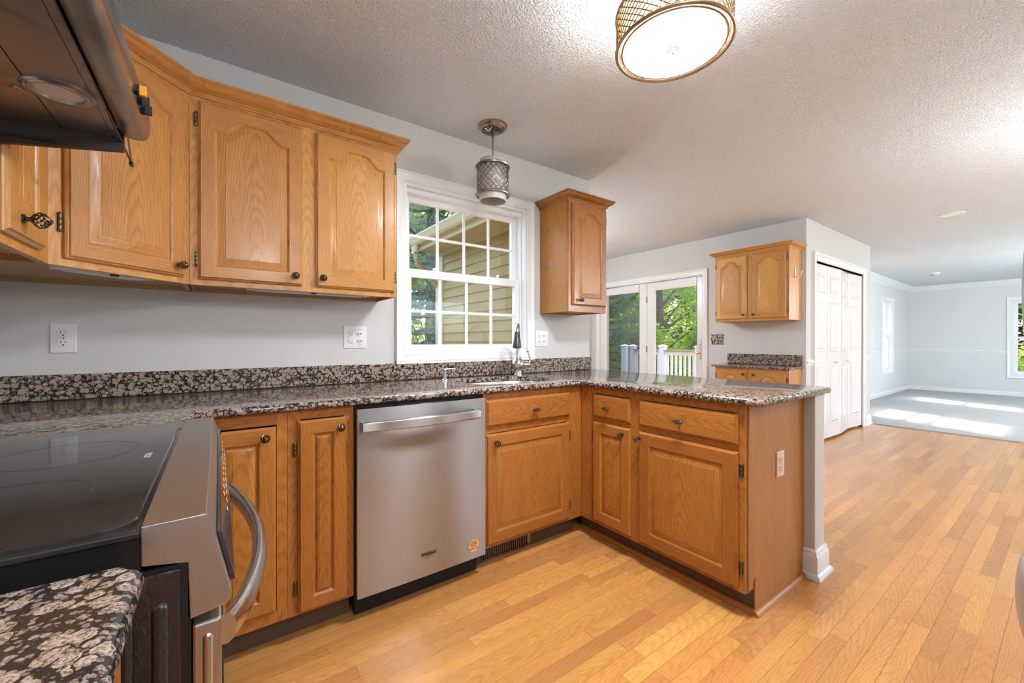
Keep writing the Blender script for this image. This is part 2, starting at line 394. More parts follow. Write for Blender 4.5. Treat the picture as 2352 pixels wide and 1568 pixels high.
def door_panel(F, u0, u1, v0, v1, A, mats, name, parent, c, T=.019, st=None, rails=None, inner=True):
    """raised panel door; mats = dict(v=vertical grain, h=horizontal grain); base plane n=0, front n=T"""
    mb = MB(); V, H = mats['v'], mats['h']; st = st or .052; rb = rails or st; e = .009
    w = u1-u0
    # edge profile, side by side so that grain follows the board
    def rect(d, n): return [F(u0+d,v0+d,n), F(u1-d,v0+d,n), F(u1-d,v1-d,n), F(u0+d,v1-d,n)]
    R = [rect(0,0), rect(0,T*.45), rect(.003,T*.62), rect(e*.75,T*.72), rect(e,T)]
    for i in range(4):
        for k in range(4):
            k2 = (k+1) % 4; mb.face([R[i][k], R[i][k2], R[i+1][k2], R[i+1][k]], H if k in (0,2) else V)
    mb.face(R[0], V)
    a0, a1, b0, b1 = u0+e, u1-e, v0+e, v1-e
    xl, xr, zb, zt = u0+st, u1-st, v0+rb, v1-rb-A
    K = 24 if A else 1
    def outline(d, n, dA=0):
        pts = [F(xl+d, zb+d, n), F(xr-d, zb+d, n)]
        for k in range(K+1):
            u = 1-k/K; pts.append(F(xl+d+(xr-xl-2*d)*u, zt-d+arch_u(u, A-dA), n))
        return pts
    mb.face([F(a0,b0,T),F(xl,b0,T),F(xl,b1,T),F(a0,b1,T)], V); mb.face([F(xr,b0,T),F(a1,b0,T),F(a1,b1,T),F(xr,b1,T)], V)
    mb.face([F(xl,b0,T),F(xr,b0,T),F(xr,zb,T),F(xl,zb,T)], H)
    for k in range(K):
        q0, q1 = k/K, (k+1)/K; p0, p1 = xl+(xr-xl)*q0, xl+(xr-xl)*q1
        mb.face([F(p0,zt+arch_u(q0,A),T),F(p1,zt+arch_u(q1,A),T),F(p1,b1,T),F(p0,b1,T)], H)
    mb.loops([outline(0,T), outline(.003,T-.002), outline(.007,T-.0075)], V)
    fr = mb.build('door', parent, org=c, smooth=True, ang=25)
    pm = MB(); bw = min(.036, (xr-xl)*.28)
    pl = [outline(.0065,T-.0075), outline(.009,T-.009), outline(.013,T-.0085), outline(bw*.75,T-.003), outline(bw,T-.0015), outline(bw+.001,T-.0005)]
    pm.loops(pl, V); pm.poly(pl[-1], V)
    pn = pm.build('raised_panel', fr, org=c, smooth=True, ang=18)
    return fr
def drawer_front(F, u0, u1, v0, v1, m, parent, c, T=.019):
    mb = MB(); e = .011
    def rect(d, n): return [F(u0+d,v0+d,n), F(u1-d,v0+d,n), F(u1-d,v1-d,n), F(u0+d,v1-d,n)]
    R = [rect(0,0), rect(0,T*.4), rect(.003,T*.6), rect(e*.7,T*.72), rect(e,T)]
    mb.loops(R, m, cap0=True); mb.face(R[-1], m)
    return mb.build('drawer', parent, org=c, smooth=True, ang=20)
def ball_knob(F, u, v, n, parent, s=1.0):
    """birdcage knob of twisted wires on a stem"""
    mb = MB(); O = Vector(F(u,v,n)); N = (Vector(F(u,v,n+1))-O); U = (Vector(F(u+1,v,n))-O); W = (Vector(F(u,v+1,n))-O)
    def P(r, a, h): return O + N*h*s + U*(r*math.cos(a)*s) + W*(r*math.sin(a)*s)
    def ring(prof, k=16): mb.loops([[P(r, 2*PI*i/k, h) for i in range(k)] for r, h in prof], BRONZE)
    ring([(0,0),(.009,0),(.009,.003),(.0045,.005),(.0045,.011),(.007,.013),(0,.014)])
    for j in range(8):
        path = []
        for i in range(9):
            t = i/8; r = .0145*math.sin(PI*(.1+.8*t)); path.append(P(r, 2*PI*j/8+t*2.4, .012+.024*t))
        mb.tube(path, .0017*s, BRONZE, n=5)
    ring([(.0035,.034),(.005,.0355),(.0055,.0375),(.003,.0395),(0,.040)])
    return mb.build('knob', parent, smooth=True)
def bar_knob(F, u, v, n, parent):
    mb = MB(); O = Vector(F(u,v,n)); N = (Vector(F(u,v,n+1))-O); U = (Vector(F(u+1,v,n))-O); W = (Vector(F(u,v+1,n))-O)
    mb.loops([[O+N*h+U*(r*math.cos(a))+W*(r*math.sin(a)) for a in [2*PI*i/12 for i in range(12)]] for r, h in [(0,0),(.008,0),(.008,.003),(.004,.006),(.004,.02),(0,.02)]], BRONZE)
    for j in range(7):
        path = []
        for i in range(11):
            t = i/10; r = .0095*math.sin(PI*(.08+.84*t)); a = 2*PI*j/7+t*3.4
            path.append(O+N*(.026+r*math.cos(a))+U*(-.022+.044*t)+W*(r*math.sin(a)))
        mb.tube(path, .0015, BRONZE, n=5)
    for sg in (-1,1):
        mb.loops([[O+N*(.026+r*math.cos(a))+U*(sg*h)+W*(r*math.sin(a)) for a in [2*PI*i/10 for i in range(10)]] for r, h in [(0,.019),(.004,.020),(.0045,.024),(.002,.027),(0,.0275)]], BRONZE)
    return mb.build('knob', parent, smooth=True)
def hinge(F, u, v, n, parent):
    mb = MB(); O = Vector(F(u,v,n)); N = (Vector(F(u,v,n+1))-O); U = (Vector(F(u+1,v,n))-O)
    L = []
    for r, h in [(0,-.030),(.0025,-.029),(.0048,-.025),(.0048,-.009),(.0042,-.008),(.0048,-.007),(.0048,.007),(.0042,.008),(.0048,.009),(.0048,.025),(.0025,.029),(0,.030)]:
        L.append([O+N*(.004+r*math.cos(a))+U*(r*math.sin(a))+Vector((0,0,h)) for a in [2*PI*i/10 for i in range(10)]])
    mb.loops(L, BRASSA)
    mb.obox(F, u-.009, u+.009, v-.024, v+.024, n, n+.0012, BRASSA)
    return mb.build('hinge', parent, smooth=True)
def crown(path, z0, p, h, m, parent, face_in=None, name='crown_moulding'):
    """path = list of (x,y) along the cabinet top, outward normal to the right of travel; mitred ends by given side extension"""
    prof = [(0,0),(.004,0),(.006,.006),(.011,.010),(.011,.015),(.016,.019),(.030,.026),(.040,.036),(.045,.043),(.050,.046),(.050,.054),(0.0,.054)]
    k = p/.050; kh = h/.054; mb = MB(); L = []
    n = len(path); P = [Vector(q) for q in path]
    for i in range(n):
        a = (P[i]-P[i-1]).normalized() if i else None; b = (P[i+1]-P[i]).normalized() if i < n-1 else None
        rt = lambda t: Vector((t.y, -t.x))
        if a is None: d = rt(b)
        elif b is None: d = rt(a)
        else: d = (rt(a)+rt(b))/(1+rt(a).dot(rt(b)))
        L.append([(P[i].x+d.x*q[0]*k, P[i].y+d.y*q[0]*k, z0+q[1]*kh) for q in prof])
    mm = m if isinstance(m, list) else [m]*(n-1)
    mb.loops(L, mm)
    for l in (L[0], L[-1]): mb.poly(l, mm[0])
    return mb.build(name, parent, smooth=True, ang=50)

def plate_base(mb, F, u0, u1, v0, v1, m, T=.006):
    def rect(d, n): return [F(u0+d,v0+d,n), F(u1-d,v0+d,n), F(u1-d,v1-d,n), F(u0+d,v1-d,n)]
    L = [rect(0,0),rect(0,T*.5),rect(.002,T*.9),rect(.005,T)]; mb.loops(L, m, cap0=True); mb.face(L[-1], m)
def text_mesh(txt, size, m, name, parent, mat3, extrude=.0004, bold=False, sx=1.0):
    cu = bpy.data.curves.new('t', 'FONT'); cu.body = txt; cu.size = size; cu.extrude = extrude; cu.align_x = 'CENTER'; cu.align_y = 'CENTER'
    if bold: cu.offset = size*.018
    to = bpy.data.objects.new('t', cu); COL.objects.link(to)
    dg = bpy.context.evaluated_depsgraph_get(); me = bpy.data.meshes.new_from_object(to.evaluated_get(dg))
    bpy.data.objects.remove(to, do_unlink=True)
    me.transform(Matrix.Diagonal((sx,1,1,1))); O = ORG[parent.name]
    me.transform(Matrix.Translation(-O) @ mat3)
    me.materials.clear(); me.materials.append(m)
    for p in me.polygons: p.material_index = 0
    o = bpy.data.objects.new(name, me); COL.objects.link(o); o.parent = parent; ORG[o.name] = O
    return o
def basis(pos, right, up):
    r, u = Vector(right), Vector(up); n = r.cross(u)
    M = Matrix(((r.x,u.x,n.x,pos[0]),(r.y,u.y,n.y,pos[1]),(r.z,u.z,n.z,pos[2]),(0,0,0,1))); return M
def oval(F, cu, cv, w, h, n, k=28):
    pts = []
    for i in range(k):
        a = 2*PI*i/k; x = .5*w*math.cos(a); y = max(-h/2, min(h/2, .5*max(w,h)*math.sin(a)))
        pts.append(F(cu+x, cv+y, n))
    return pts
def duplex(F, cu, cv, parent, m):
    for dv in (.0195, -.0195):
        mb = MB(); A = oval(F, cu, cv+dv, .034, .028, .006); B = oval(F, cu, cv+dv, .033, .027, .0085)
        mb.loops([A,B], m); mb.poly(B, m); r = mb.build('receptacle', parent)
        s = MB(); s.obox(F, cu-.0075, cu-.0055, cv+dv-.001, cv+dv+.008, .0085, .0088, SLOT); s.obox(F, cu+.0055, cu+.0073, cv+dv, cv+dv+.007, .0085, .0088, SLOT)
        pts = [F(cu+.003*math.cos(a), cv+dv-.0075+.003*math.sin(a), .0088) for a in [PI*i/6 for i in range(7)]]+[F(cu-.003,cv+dv-.0095,.0088),F(cu+.003,cv+dv-.0095,.0088)]
        s.poly(pts, SLOT); s.build('slots', r)
    s = MB(); s.loops([[F(cu+r*math.cos(2*PI*i/10), cv+r*math.sin(2*PI*i/10), n) for i in range(10)] for r, n in ((.0033,.006),(.003,.0072),(0,.0075))], NICKEL); s.build('screw', parent)
def decor(F, cu, cv, parent, m, gfci=True):
    mb = MB(); plate_base(mb, lambda u,v,n: F(u,v,n+.005), cu-.0165, cu+.0165, cv-.033, cv+.033, m, .003); r = mb.build('receptacle', parent)
    s = MB()
    for dv in (.019, -.021):
        s.obox(F, cu-.0075, cu-.0058, cv+dv-.003, cv+dv+.006, .0078, .0083, SLOT); s.obox(F, cu-.0115, cu-.0058, cv+dv+.0005, cv+dv+.002, .0078, .0083, SLOT)
        s.obox(F, cu+.005, cu+.0068, cv+dv-.002, cv+dv+.005, .0078, .0083, SLOT)
        s.poly([F(cu-.001+.0026*math.cos(2*PI*i/10), cv+dv-.0095+.0026*math.sin(2*PI*i/10), .0083) for i in range(10)], SLOT)
    s.build('slots', r)
    b = MB(); b.obox(F, cu-.006, cu+.006, cv+.001, cv+.0055, .0078, .0092, m); b.obox(F, cu-.006, cu+.006, cv-.0065, cv-.002, .0078, .0092, m); b.build('test_button', r)
def combo(F, cu, cv, parent, m):
    for dv in (.0195, -.0195):
        mb = MB(); A = oval(F, cu, cv+dv, .033, .028, .006); B = oval(F, cu, cv+dv, .032, .027, .008)
        mb.loops([A,B], m); mb.poly(B, m); r = mb.build('switch_body', parent)
        t = MB(); t.obox(F, cu-.011, cu+.010, cv+dv-.0055, cv+dv+.0055, .008, .0083, plainGREY); t.obox(F, cu-.010, cu+.001, cv+dv-.004, cv+dv+.004, .0083, .015, m); t.build('toggle', r, bevel=.001)
plainGREY = plain('grey recess', (.30,.26,.23), .6)

# ============================================================ room shell
HC = 2.443
def wall(name, boxes, m=WALL):
    mb = MB()
    for b in boxes: mb.box(*b, m)
    return struct(mb.build(name))
def holed(a0, a1, z0, z1, holes):
    """rects covering [a0,a1]x[z0,z1] minus holes (sorted along a)"""
    R = []; a = a0
    for h0, h1, b0, b1 in holes:
        if h0 > a: R.append((a, h0, z0, z1))
        if b0 > z0: R.append((h0, h1, z0, b0))
        if b1 < z1: R.append((h0, h1, b1, z1))
        a = h1
    if a < a1: R.append((a, a1, z0, z1))
    return R
WX = 2.455
wall('wall_sink', [(p,q,2.335,2.475,r,s) for p,q,r,s in holed(-.84, WX, 0, HC, [(.897,1.808,1.065,2.088)])])
wall('wall_range', [(-.84,-.70,-.94,2.335,0,HC)])
wall('wall_dinette_west', [(2.315,WX,2.475,4.74,0,HC)])
wall('wall_dinette_north', [(2.315,5.19,4.74,4.86,0,HC)])
wall('wall_patio_door', [(5.05,5.19,p,q,r,s) for p,q,r,s in holed(1.83,4.74,0,HC,[(2.83,4.57,0,1.995)])])
wall('wall_closet', [(p,q,1.693,1.83,r,s) for p,q,r,s in holed(5.05,7.30,0,HC,[(5.30,6.96,0,2.02)])])
wall('wall_closet_end', [(7.16,7.30,1.83,2.36,0,HC)])
wall('wall_closet_back', [(5.19,7.16,2.30,2.36,0,HC)])
WN = [(8.22,9.32,.53,1.97),(10.98,11.72,.53,1.97)]
wall('wall_living_north', [(p,q,2.36,2.50,r,s) for p,q,r,s in holed(7.16,13.34,0,HC,WN)], WALLF)
WE = [(-1.9,-1.1,.46,1.96),(-.02,.80,.46,1.96)]
wall('wall_living_east', [(13.20,13.34,p,q,r,s) for p,q,r,s in holed(-3.3,2.36,0,HC,WE)], WALLF)
WS = [(3.0,4.6,.5,2.05),(6.0,7.6,.5,2.05),(9.5,11.1,.5,2.05)]  # unseen windows, put in for fill daylight
wall('wall_living_south', [(p,q,-3.44,-3.30,r,s) for p,q,r,s in holed(1.95,13.34,0,HC,WS)], WALLF)
wall('wall_kitchen_south', [(-.84,2.09,-.94,-.80,0,HC),(1.95,2.09,-3.44,-.94,0,HC)])
mb = MB(); mb.box(-.84,13.34,-3.44,4.86,-.10,0,FLOOR); struct(mb.build('floor'))
mb = MB(); mb.box(7.302,13.198,-3.298,2.358,.0,.012,CARPET); tag(mb.build('carpet'), 'pale grey wall-to-wall carpet in the far living room', 'carpet')
mb = MB()
H1 = HC-.05
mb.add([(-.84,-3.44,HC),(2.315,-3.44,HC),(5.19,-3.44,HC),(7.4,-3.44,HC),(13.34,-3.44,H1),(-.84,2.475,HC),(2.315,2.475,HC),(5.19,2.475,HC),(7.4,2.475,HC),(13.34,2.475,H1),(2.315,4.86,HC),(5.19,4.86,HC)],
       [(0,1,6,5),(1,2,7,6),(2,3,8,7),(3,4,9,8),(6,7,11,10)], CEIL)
mb.box(-.84,2.315,-3.44,2.475,HC+.06,HC+.16,CEIL); mb.box(2.315,5.19,-3.44,4.86,HC+.06,HC+.16,CEIL); mb.box(5.19,13.34,-3.44,2.5,HC+.06,HC+.16,CEIL)
struct(mb.build('ceiling'))

# trim ------------------------------------------------------
def moulded(name, path, prof, m=TRIM, closed=False):
    """profile (out, z) swept along xy path; outward = right of travel"""
    mb = MB(); P = [Vector(q) for q in path]; n = len(P); L = []
    for i in range(n):
        a = (P[i]-P[i-1]).normalized() if i else None; b = (P[i+1]-P[i]).normalized() if i < n-1 else None
        rt = lambda t: Vector((t.y,-t.x))
        d = rt(b) if a is None else rt(a) if b is None else (rt(a)+rt(b))/(1+rt(a).dot(rt(b)))
        L.append([(P[i].x+d.x*q[0], P[i].y+d.y*q[0], q[1]) for q in prof])
    mb.loops(L, m); mb.poly(L[0], m); mb.poly(L[-1], m)
    return mb
BASEP = [(0,.0),(.030,.0),(.029,.012),(.022,.022),(.016,.026),(.0155,.026),(.0155,.098),(.012,.108),(.009,.112),(.009,.124),(.004,.133),(0,.135)]
BASEL = [(0,.0),(.015,.0),(.0155,.062),(.010,.078),(.004,.088),(0,.09)]
CHAIR = [(0,.872),(.006,.874),(.012,.884),(.012,.896),(.020,.905),(.026,.915),(.026,.926),(.014,.930),(.010,.940),(0,.942)]
struct(moulded('x', [(5.05,1.693),(5.215,1.693)], BASEP).build('baseboard_closet_left', smooth=True))
struct(moulded('x', [(7.055,1.693),(7.30,1.693),(7.30,2.36)], BASEP).build('baseboard_closet_right', smooth=True))
struct(moulded('x', [(5.05,2.50),(5.05,1.693),(5.225,1.693)], CHAIR[0:0] or CHAIR).build('trim_chair_rail_closet', smooth=True)) if False else None
struct(moulded('x', [(5.035,1.693),(5.225,1.693)], CHAIR).build('trim_chair_rail_1', smooth=True))
struct(moulded('x', [(7.05,1.693),(7.30,1.693),(7.30,2.36)], CHAIR).build('trim_chair_rail_2', smooth=True))
struct(moulded('x', [(7.30,2.36),(10.89,2.36)], CHAIR).build('trim_chair_rail_3', smooth=True))
struct(moulded('x', [(11.81,2.36),(13.20,2.36),(13.20,.885)], CHAIR).build('trim_chair_rail_4', smooth=True))
BL = [(a, z+.010) for a, z in BASEL]
struct(moulded('x', [(7.30,2.36),(13.20,2.36)], BL).build('baseboard_living_north', smooth=True))
struct(moulded('x', [(13.20,2.36),(13.20,-3.3)], BL).build('baseboard_living_east', smooth=True))
CR = [(0,-.11),(.008,-.108),(.012,-.095),(.03,-.075),(.06,-.045),(.085,-.022),(.092,-.012),(.10,-.008),(.10,.04),(0,.04)]
struct(moulded('x', [(7.30,2.36),(13.20,2.36),(13.20,-3.3)], [(a, HC-.045+z) for a, z in CR]).build('trim_crown_living', smooth=True))
struct(moulded('x', [(5.05,2.765),(5.05,2.53)], BASEP).build('baseboard_patio_wall', smooth=True))
# knee wall behind the peninsula, with its own base and shoe moulding
mb = MB(); mb.box(2.335,2.460,.745,2.335,0,.884,WALL)
struct(mb.build('wall_peninsula_knee', bevel=.006))
struct(moulded('x', [(2.460,2.335),(2.460,.745),(2.335,.745),(2.335,.80)][::-1], BASEP).build('x')) if False else None
P_ = [(2.335,.797),(2.335,.745),(2.460,.745),(2.460,2.335)]
mbk = moulded('x', P_, [(a, z) for a, z in BASEP]); o = mbk.build('baseboard_knee_wall', smooth=True); struct(o)
# small cove trim below the overhang
# casings
def casing(mb, F, a0, a1, z0, z1, w, m=TRIM, bottom=True, T=.018):
    """mitred picture-frame casing around opening a0..a1, z0..z1"""
    prof = [(0,0),(0,T*.55),(.004,T*.75),(w*.18,T*.62),(w*.55,T*.75),(w*.72,T*.95),(w*.80,T*1.25),(w*.97,T*1.3),(w,T*1.1),(w,0)]
    L = []
    for d, n in prof:
        if bottom: L.append([F(a0-d,z0-d,n),F(a1+d,z0-d,n),F(a1+d,z1+d,n),F(a0-d,z1+d,n)])
        else: L.append([F(a0-d,z0,n),F(a0-d,z1+d,n),F(a1+d,z1+d,n),F(a1+d,z0,n)])
    mb.loops(L, m, closed=bottom)
# ------------------------------------------------------------ kitchen window
F = frame_xz(2.335)
W = thing('window_1', 'white double-hung window above the sink', 'window', (1.35,2.335,1.065)); W['kind'] = 'structure'
del W['category']; del W['label']
mb = MB(); casing(mb, F, .897,1.808,1.065,2.088,.058); mb.build('casing', W, smooth=True, ang=30)
mb = MB()   # jambs
mb.box(.897,.912,2.335,2.475,1.065,2.088,VINYL); mb.box(1.793,1.808,2.335,2.475,1.065,2.088,VINYL)
mb.box(.912,1.793,2.335,2.475,2.073,2.088,VINYL); mb.box(.912,1.793,2.335,2.475,1.065,1.080,VINYL)
mb.box(.912,1.793,2.372,2.475,2.045,2.073,VINYL); mb.box(.912,1.793,2.372,2.39,1.080,1.092,VINYL)
mb.box(.912,.925,2.38,2.475,1.08,2.045,VINYL); mb.box(1.780,1.793,2.38,2.475,1.08,2.045,VINYL)
mb.build('window_frame', W, bevel=.0015)
def sash(x0,x1,z0,z1,y0,y1,st,top,bot,name,rows,cols=4,glass=GLASS,axis='x',ang=None, parent=None, mw=.009):
    Q = (lambda a,b,c,d,e,f,m,mb: mb.box(a,b,c,d,e,f,m)) if axis == 'x' else (lambda a,b,c,d,e,f,m,mb: mb.box(c,d,a,b,e,f,m))
    mb = MB()
    Q(x0,x0+st,y0,y1,z0,z1,VINYL,mb); Q(x1-st,x1,y0,y1,z0,z1,VINYL,mb); Q(x0+st,x1-st,y0,y1,z0,z0+bot,VINYL,mb); Q(x0+st,x1-st,y0,y1,z1-top,z1,VINYL,mb)
    s = mb.build(name, parent, bevel=.003)
    ym = (y0+y1)/2; g = MB(); Q(x0+st,x1-st,ym-.0015,ym+.0015,z0+bot,z1-top,glass,g); g.build('pane', s)
    m2 = MB(); gx0, gx1, gz0, gz1 = x0+st, x1-st, z0+bot, z1-top
    for i in range(1, cols):
        c = gx0+(gx1-gx0)*i/cols; Q(c-mw,c+mw,ym-.006,ym+.006,gz0,gz1,VINYL,m2)
    for i in range(1, rows):
        c = gz0+(gz1-gz0)*i/rows; Q(gx0,gx1,ym-.0062,ym+.0062,c-mw,c+mw,VINYL,m2)
    if rows > 1 or cols > 1: m2.build('muntins', s, bevel=.003)
    return s
s1 = sash(.922,1.783,1.558,2.052,2.428,2.455,.040,.045,.035,'upper_sash',2,parent=W)
s2 = sash(.922,1.783,1.084,1.583,2.392,2.420,.040,.048,.036,'lower_sash',2,parent=W)
for cx in (1.115,1.60):
    mb = MB(); mb.box(cx-.022,cx+.022,2.396,2.416,1.583,1.589,VINYL); mb.box(cx-.008,cx+.008,2.392,2.405,1.589,1.606,VINYL); mb.build('sash_lock', s2, bevel=.003)

mb = MB(); mb.box(.838,1.868,2.3165,2.3345,1.0135,1.0235,plain('brown gap strip', (.20,.13,.08), .7)); struct(mb.build('trim_window_gap'))  # dark caulked gap under the casing, put in as a brown strip

# far living-room windows
def far_window(num, F, axis, a0,a1,z0,z1, c0, dirn):
    w = bpy.data.objects.new('window_%d' % num, None); COL.objects.link(w); w['kind'] = 'structure'; w.location = F((a0+a1)/2, z0, 0); ORG[w.name] = Vector(w.location)
    mb = MB(); casing(mb, F, a0,a1,z0,z1,.085); mb.build('casing', w, smooth=True, ang=30)
    zm = (z0+z1)/2; b0, b1 = sorted((c0, c0+dirn*.03)); d0, d1 = sorted((c0+dirn*.035, c0+dirn*.065))
    sash(a0+.012,a1-.012,zm-.02,z1-.012,d0,d1,.045,.045,.04,'upper_sash',2,2,axis=axis,parent=w,mw=.008)
    sash(a0+.012,a1-.012,z0+.012,zm+.02,b0,b1,.045,.04,.05,'lower_sash',2,2,axis=axis,parent=w,mw=.008)
    mb = MB()
    for q in ((a0,a0+.012,z0,z1),(a1-.012,a1,z0,z1),(a0,a1,z0,z0+.012),(a0,a1,z1-.012,z1)):
        lo, hi = sorted((c0-dirn*.045, c0+dirn*.09))
        if axis == 'x': mb.box(q[0],q[1],lo,hi,q[2],q[3],VINYL)
        else: mb.box(lo,hi,q[0],q[1],q[2],q[3],VINYL)
    mb.build('window_frame', w)
num = 2
for a0,a1,z0,z1 in WN: far_window(num, frame_xz(2.36), 'x', a0,a1,z0,z1, 2.405, 1); num += 1
for a0,a1,z0,z1 in WE: far_window(num, frame_yz(13.20), 'y', a0,a1,z0,z1, 13.245, 1); num += 1
for a0,a1,z0,z1 in WS: far_window(num, lambda u,v,n: (u,-3.30+n,v), 'x', a0,a1,z0,z1, -3.345, -1); num += 1

# ------------------------------------------------------------ patio door
D = bpy.data.objects.new('door_1', None); COL.objects.link(D); D['kind'] = 'structure'; D.location = (5.05,3.7,0); ORG[D.name] = Vector(D.location)
Fp = frame_yz(5.05)
mb = MB(); casing(mb, Fp, 2.83,4.57,0,1.995,.068,bottom=False); mb.build('casing', D, smooth=True, ang=30)
mb = MB(); mb.box(5.05,5.19,2.81,2.83,0,1.995,TRIM); mb.box(5.05,5.19,4.566,4.59,0,1.995,TRIM); mb.box(5.121,5.19,4.50,4.566,.03,1.985,TRIM); mb.box(5.05,5.19,2.83,4.57,1.985,2.0,TRIM); mb.box(5.05,5.19,2.83,4.57,0,.03,TRIM); mb.box(5.075,5.15,3.680,3.700,.03,1.985,TRIM)
mb.build('door_frame', D)
def patio_leaf(y0,y1,g0,g1,zt,glass):
    mb = MB(); x0, x1 = 5.075, 5.118
    mb.box(x0,x1,y0,g0,.03,zt,DOORW); mb.box(x0,x1,g1,y1,.03,zt,DOORW); mb.box(x0,x1,g0,g1,.03,.28,DOORW); mb.box(x0,x1,g0,g1,1.865,zt,DOORW)
    l = mb.build('door_leaf', D, bevel=.003)
    g = MB(); g.box(5.094,5.099,g0,g1,.28,1.865,glass); g.build('pane', l)
    return l
lr = patio_leaf(2.834,3.678,2.925,3.565,1.978,GLASS)
ll = patio_leaf(3.702,4.566,3.822,4.450,1.978,GLASSD)
for z in (1.74, 1.02, .30):
    mb = MB(); mb.lathe([(0,-.045),(.006,-.044),(.006,.044),(0,.045)], (5.071,3.690,z), BRONZE, n=10); mb.build('hinge', lr, smooth=True)
mb = MB(); mb.box(5.068,5.075,2.862,2.892,.905,1.165,CHROME); h = mb.build('handle_plate', lr, bevel=.004)
mb = MB(); mb.lathe([(0,0),(.012,0),(.012,-.01),(.006,-.014),(.006,-.04),(0,-.04)], (5.068,2.877,.985), BRASS, ax='x', n=14)
mb.tube([(5.03,2.877,.985),(5.025,2.895,.987),(5.024,2.93,.992),(5.027,2.985,.985)], [.008,.007,.006,.005], BRASS); mb.build('lever_handle', h, smooth=True)
mb = MB(); mb.lathe([(0,0),(.011,0),(.010,-.012),(0,-.014)], (5.068,2.877,1.10), BRASS, ax='x', n=14); mb.build('thumb_turn', h, smooth=True)

# ------------------------------------------------------------ closet bifold doors
CD = bpy.data.objects.new('door_2', None); COL.objects.link(CD); CD['kind'] = 'structure'; CD.location = (6.13,1.70,0); ORG[CD.name] = Vector(CD.location)
Fc = frame_xz(1.693)
mb = MB(); casing(mb, Fc, 5.30,6.96,0,2.02,.088,bottom=False,T=.022); mb.build('casing', CD, smooth=True, ang=30)
mb = MB(); mb.box(5.285,5.30,1.693,1.83,0,2.02,TRIM); mb.box(6.96,6.975,1.693,1.83,0,2.02,TRIM); mb.box(6.88,6.96,1.738,1.83,0,2.02,TRIM); mb.box(5.30,5.36,1.738,1.83,0,2.02,TRIM); mb.box(5.30,6.96,1.693,1.83,2.02,2.035,TRIM); mb.box(5.30,6.96,1.73,1.76,2.0,2.02,NICKEL)
mb.build('door_frame', CD)
def bifold(p0, p1, knob=None):
    A, B = Vector(p0), Vector(p1); t = (B-A).normalized(); nrm = Vector((t.y,-t.x)); w = (B-A).length; T = .030
    def Fb(u, v, n): q = A + t*u + nrm*n; return (q.x, q.y, v)
    mb = MB(); mb.obox(Fb, .002, w-.002, .025, 2.000, -T, 0, DOORW)
    l = mb.build('door_leaf', CD)
    st = w*.20; R = [(1.70,1.89),(1.03,1.575),(.18,.845)]
    for z0, z1 in R:
        p = MB(); rect = lambda d, n: [Fb(st+d,z0+d,n),Fb(w-st-d,z0+d,n),Fb(w-st-d,z1-d,n),Fb(st+d,z1-d,n)]
        L = [rect(-.012,.0002),rect(-.006,.006),rect(.004,.004),rect(.010,-.004+.005),rect(.034,.009),rect(.036,.010)]
        p.loops(L, DOORW); p.face(L[-1], DOORW); p.build('raised_panel', l, smooth=True, ang=20)
    if knob is not None:
        k = MB(); O = Vector(Fb(knob,.893,0)); N = Vector((nrm.x,nrm.y,0)); U = Vector((t.x,t.y,0)); Z = Vector((0,0,1))
        k.loops([[O+N*h+U*r*math.cos(2*PI*i/16)+Z*r*math.sin(2*PI*i/16) for i in range(16)] for r,h in [(0,0),(.012,0),(.012,.003),(.005,.006),(.005,.018),(.009,.022),(.018,.030),(.019,.036),(.012,.041),(0,.042)]], CHROME)
        k.build('knob', l, smooth=True)
bifold((5.302,1.706),(5.690,1.700)); bifold((5.692,1.700),(6.122,1.688), .21)
bifold((6.126,1.688),(6.515,1.730), .23); bifold((6.517,1.730),(6.974,1.697))

# ============================================================ worktops
sink_hole = [(1.365+.282*math.copysign(abs(math.cos(t))**(2/2.7), math.cos(t)), 1.985+.205*math.copysign(abs(math.sin(t))**(2/2.7), math.sin(t))) for t in [2*PI*i/56 for i in range(56)]]
mb = MB()
mb_out = [(-.697,1.425),(-.075,1.425),(-.062,1.437),(-.062,1.690),(1.71,1.690),(1.71,.735),(1.725,.72),(2.468,.72),(2.482,.734),(2.482,2.333),(-.697,2.333)]
slab(mb, mb_out, .884, .914, GRAN, hole=sink_hole)
tag(mb.build('worktop', smooth=True, ang=40), 'L-shaped polished brown granite worktop around the sink and out over the peninsula', 'worktop')
mb = MB(); mb.box(-.699,WX,2.315,2.334,.915,1.013,GRAN); tag(mb.build('backsplash', bevel=.002), 'brown granite upstand along the wall under the sink window', 'backsplash')
mb = MB(); slab(mb, [(-.697,-.79),(-.078,-.79),(-.062,-.774),(-.062,.562),(-.082,.584),(-.697,.584)], .884, .914, GRAN)
tag(mb.build('worktop', smooth=True, ang=40), 'brown granite worktop end with a rounded corner in front of the range, bottom left', 'worktop')
mb = MB(); slab(mb, [(4.695,1.722),(5.045,1.722),(5.045,2.525),(4.695,2.525)], .842, .872, GRAN)
tag(mb.build('worktop', smooth=True, ang=40), 'short brown granite worktop on the small far cabinet beside the patio door', 'worktop')
mb = MB(); mb.box(5.028,5.048,1.728,2.505,.873,.990,GRAN); tag(mb.build('backsplash', bevel=.002), 'short brown granite upstand behind the small far worktop', 'backsplash')

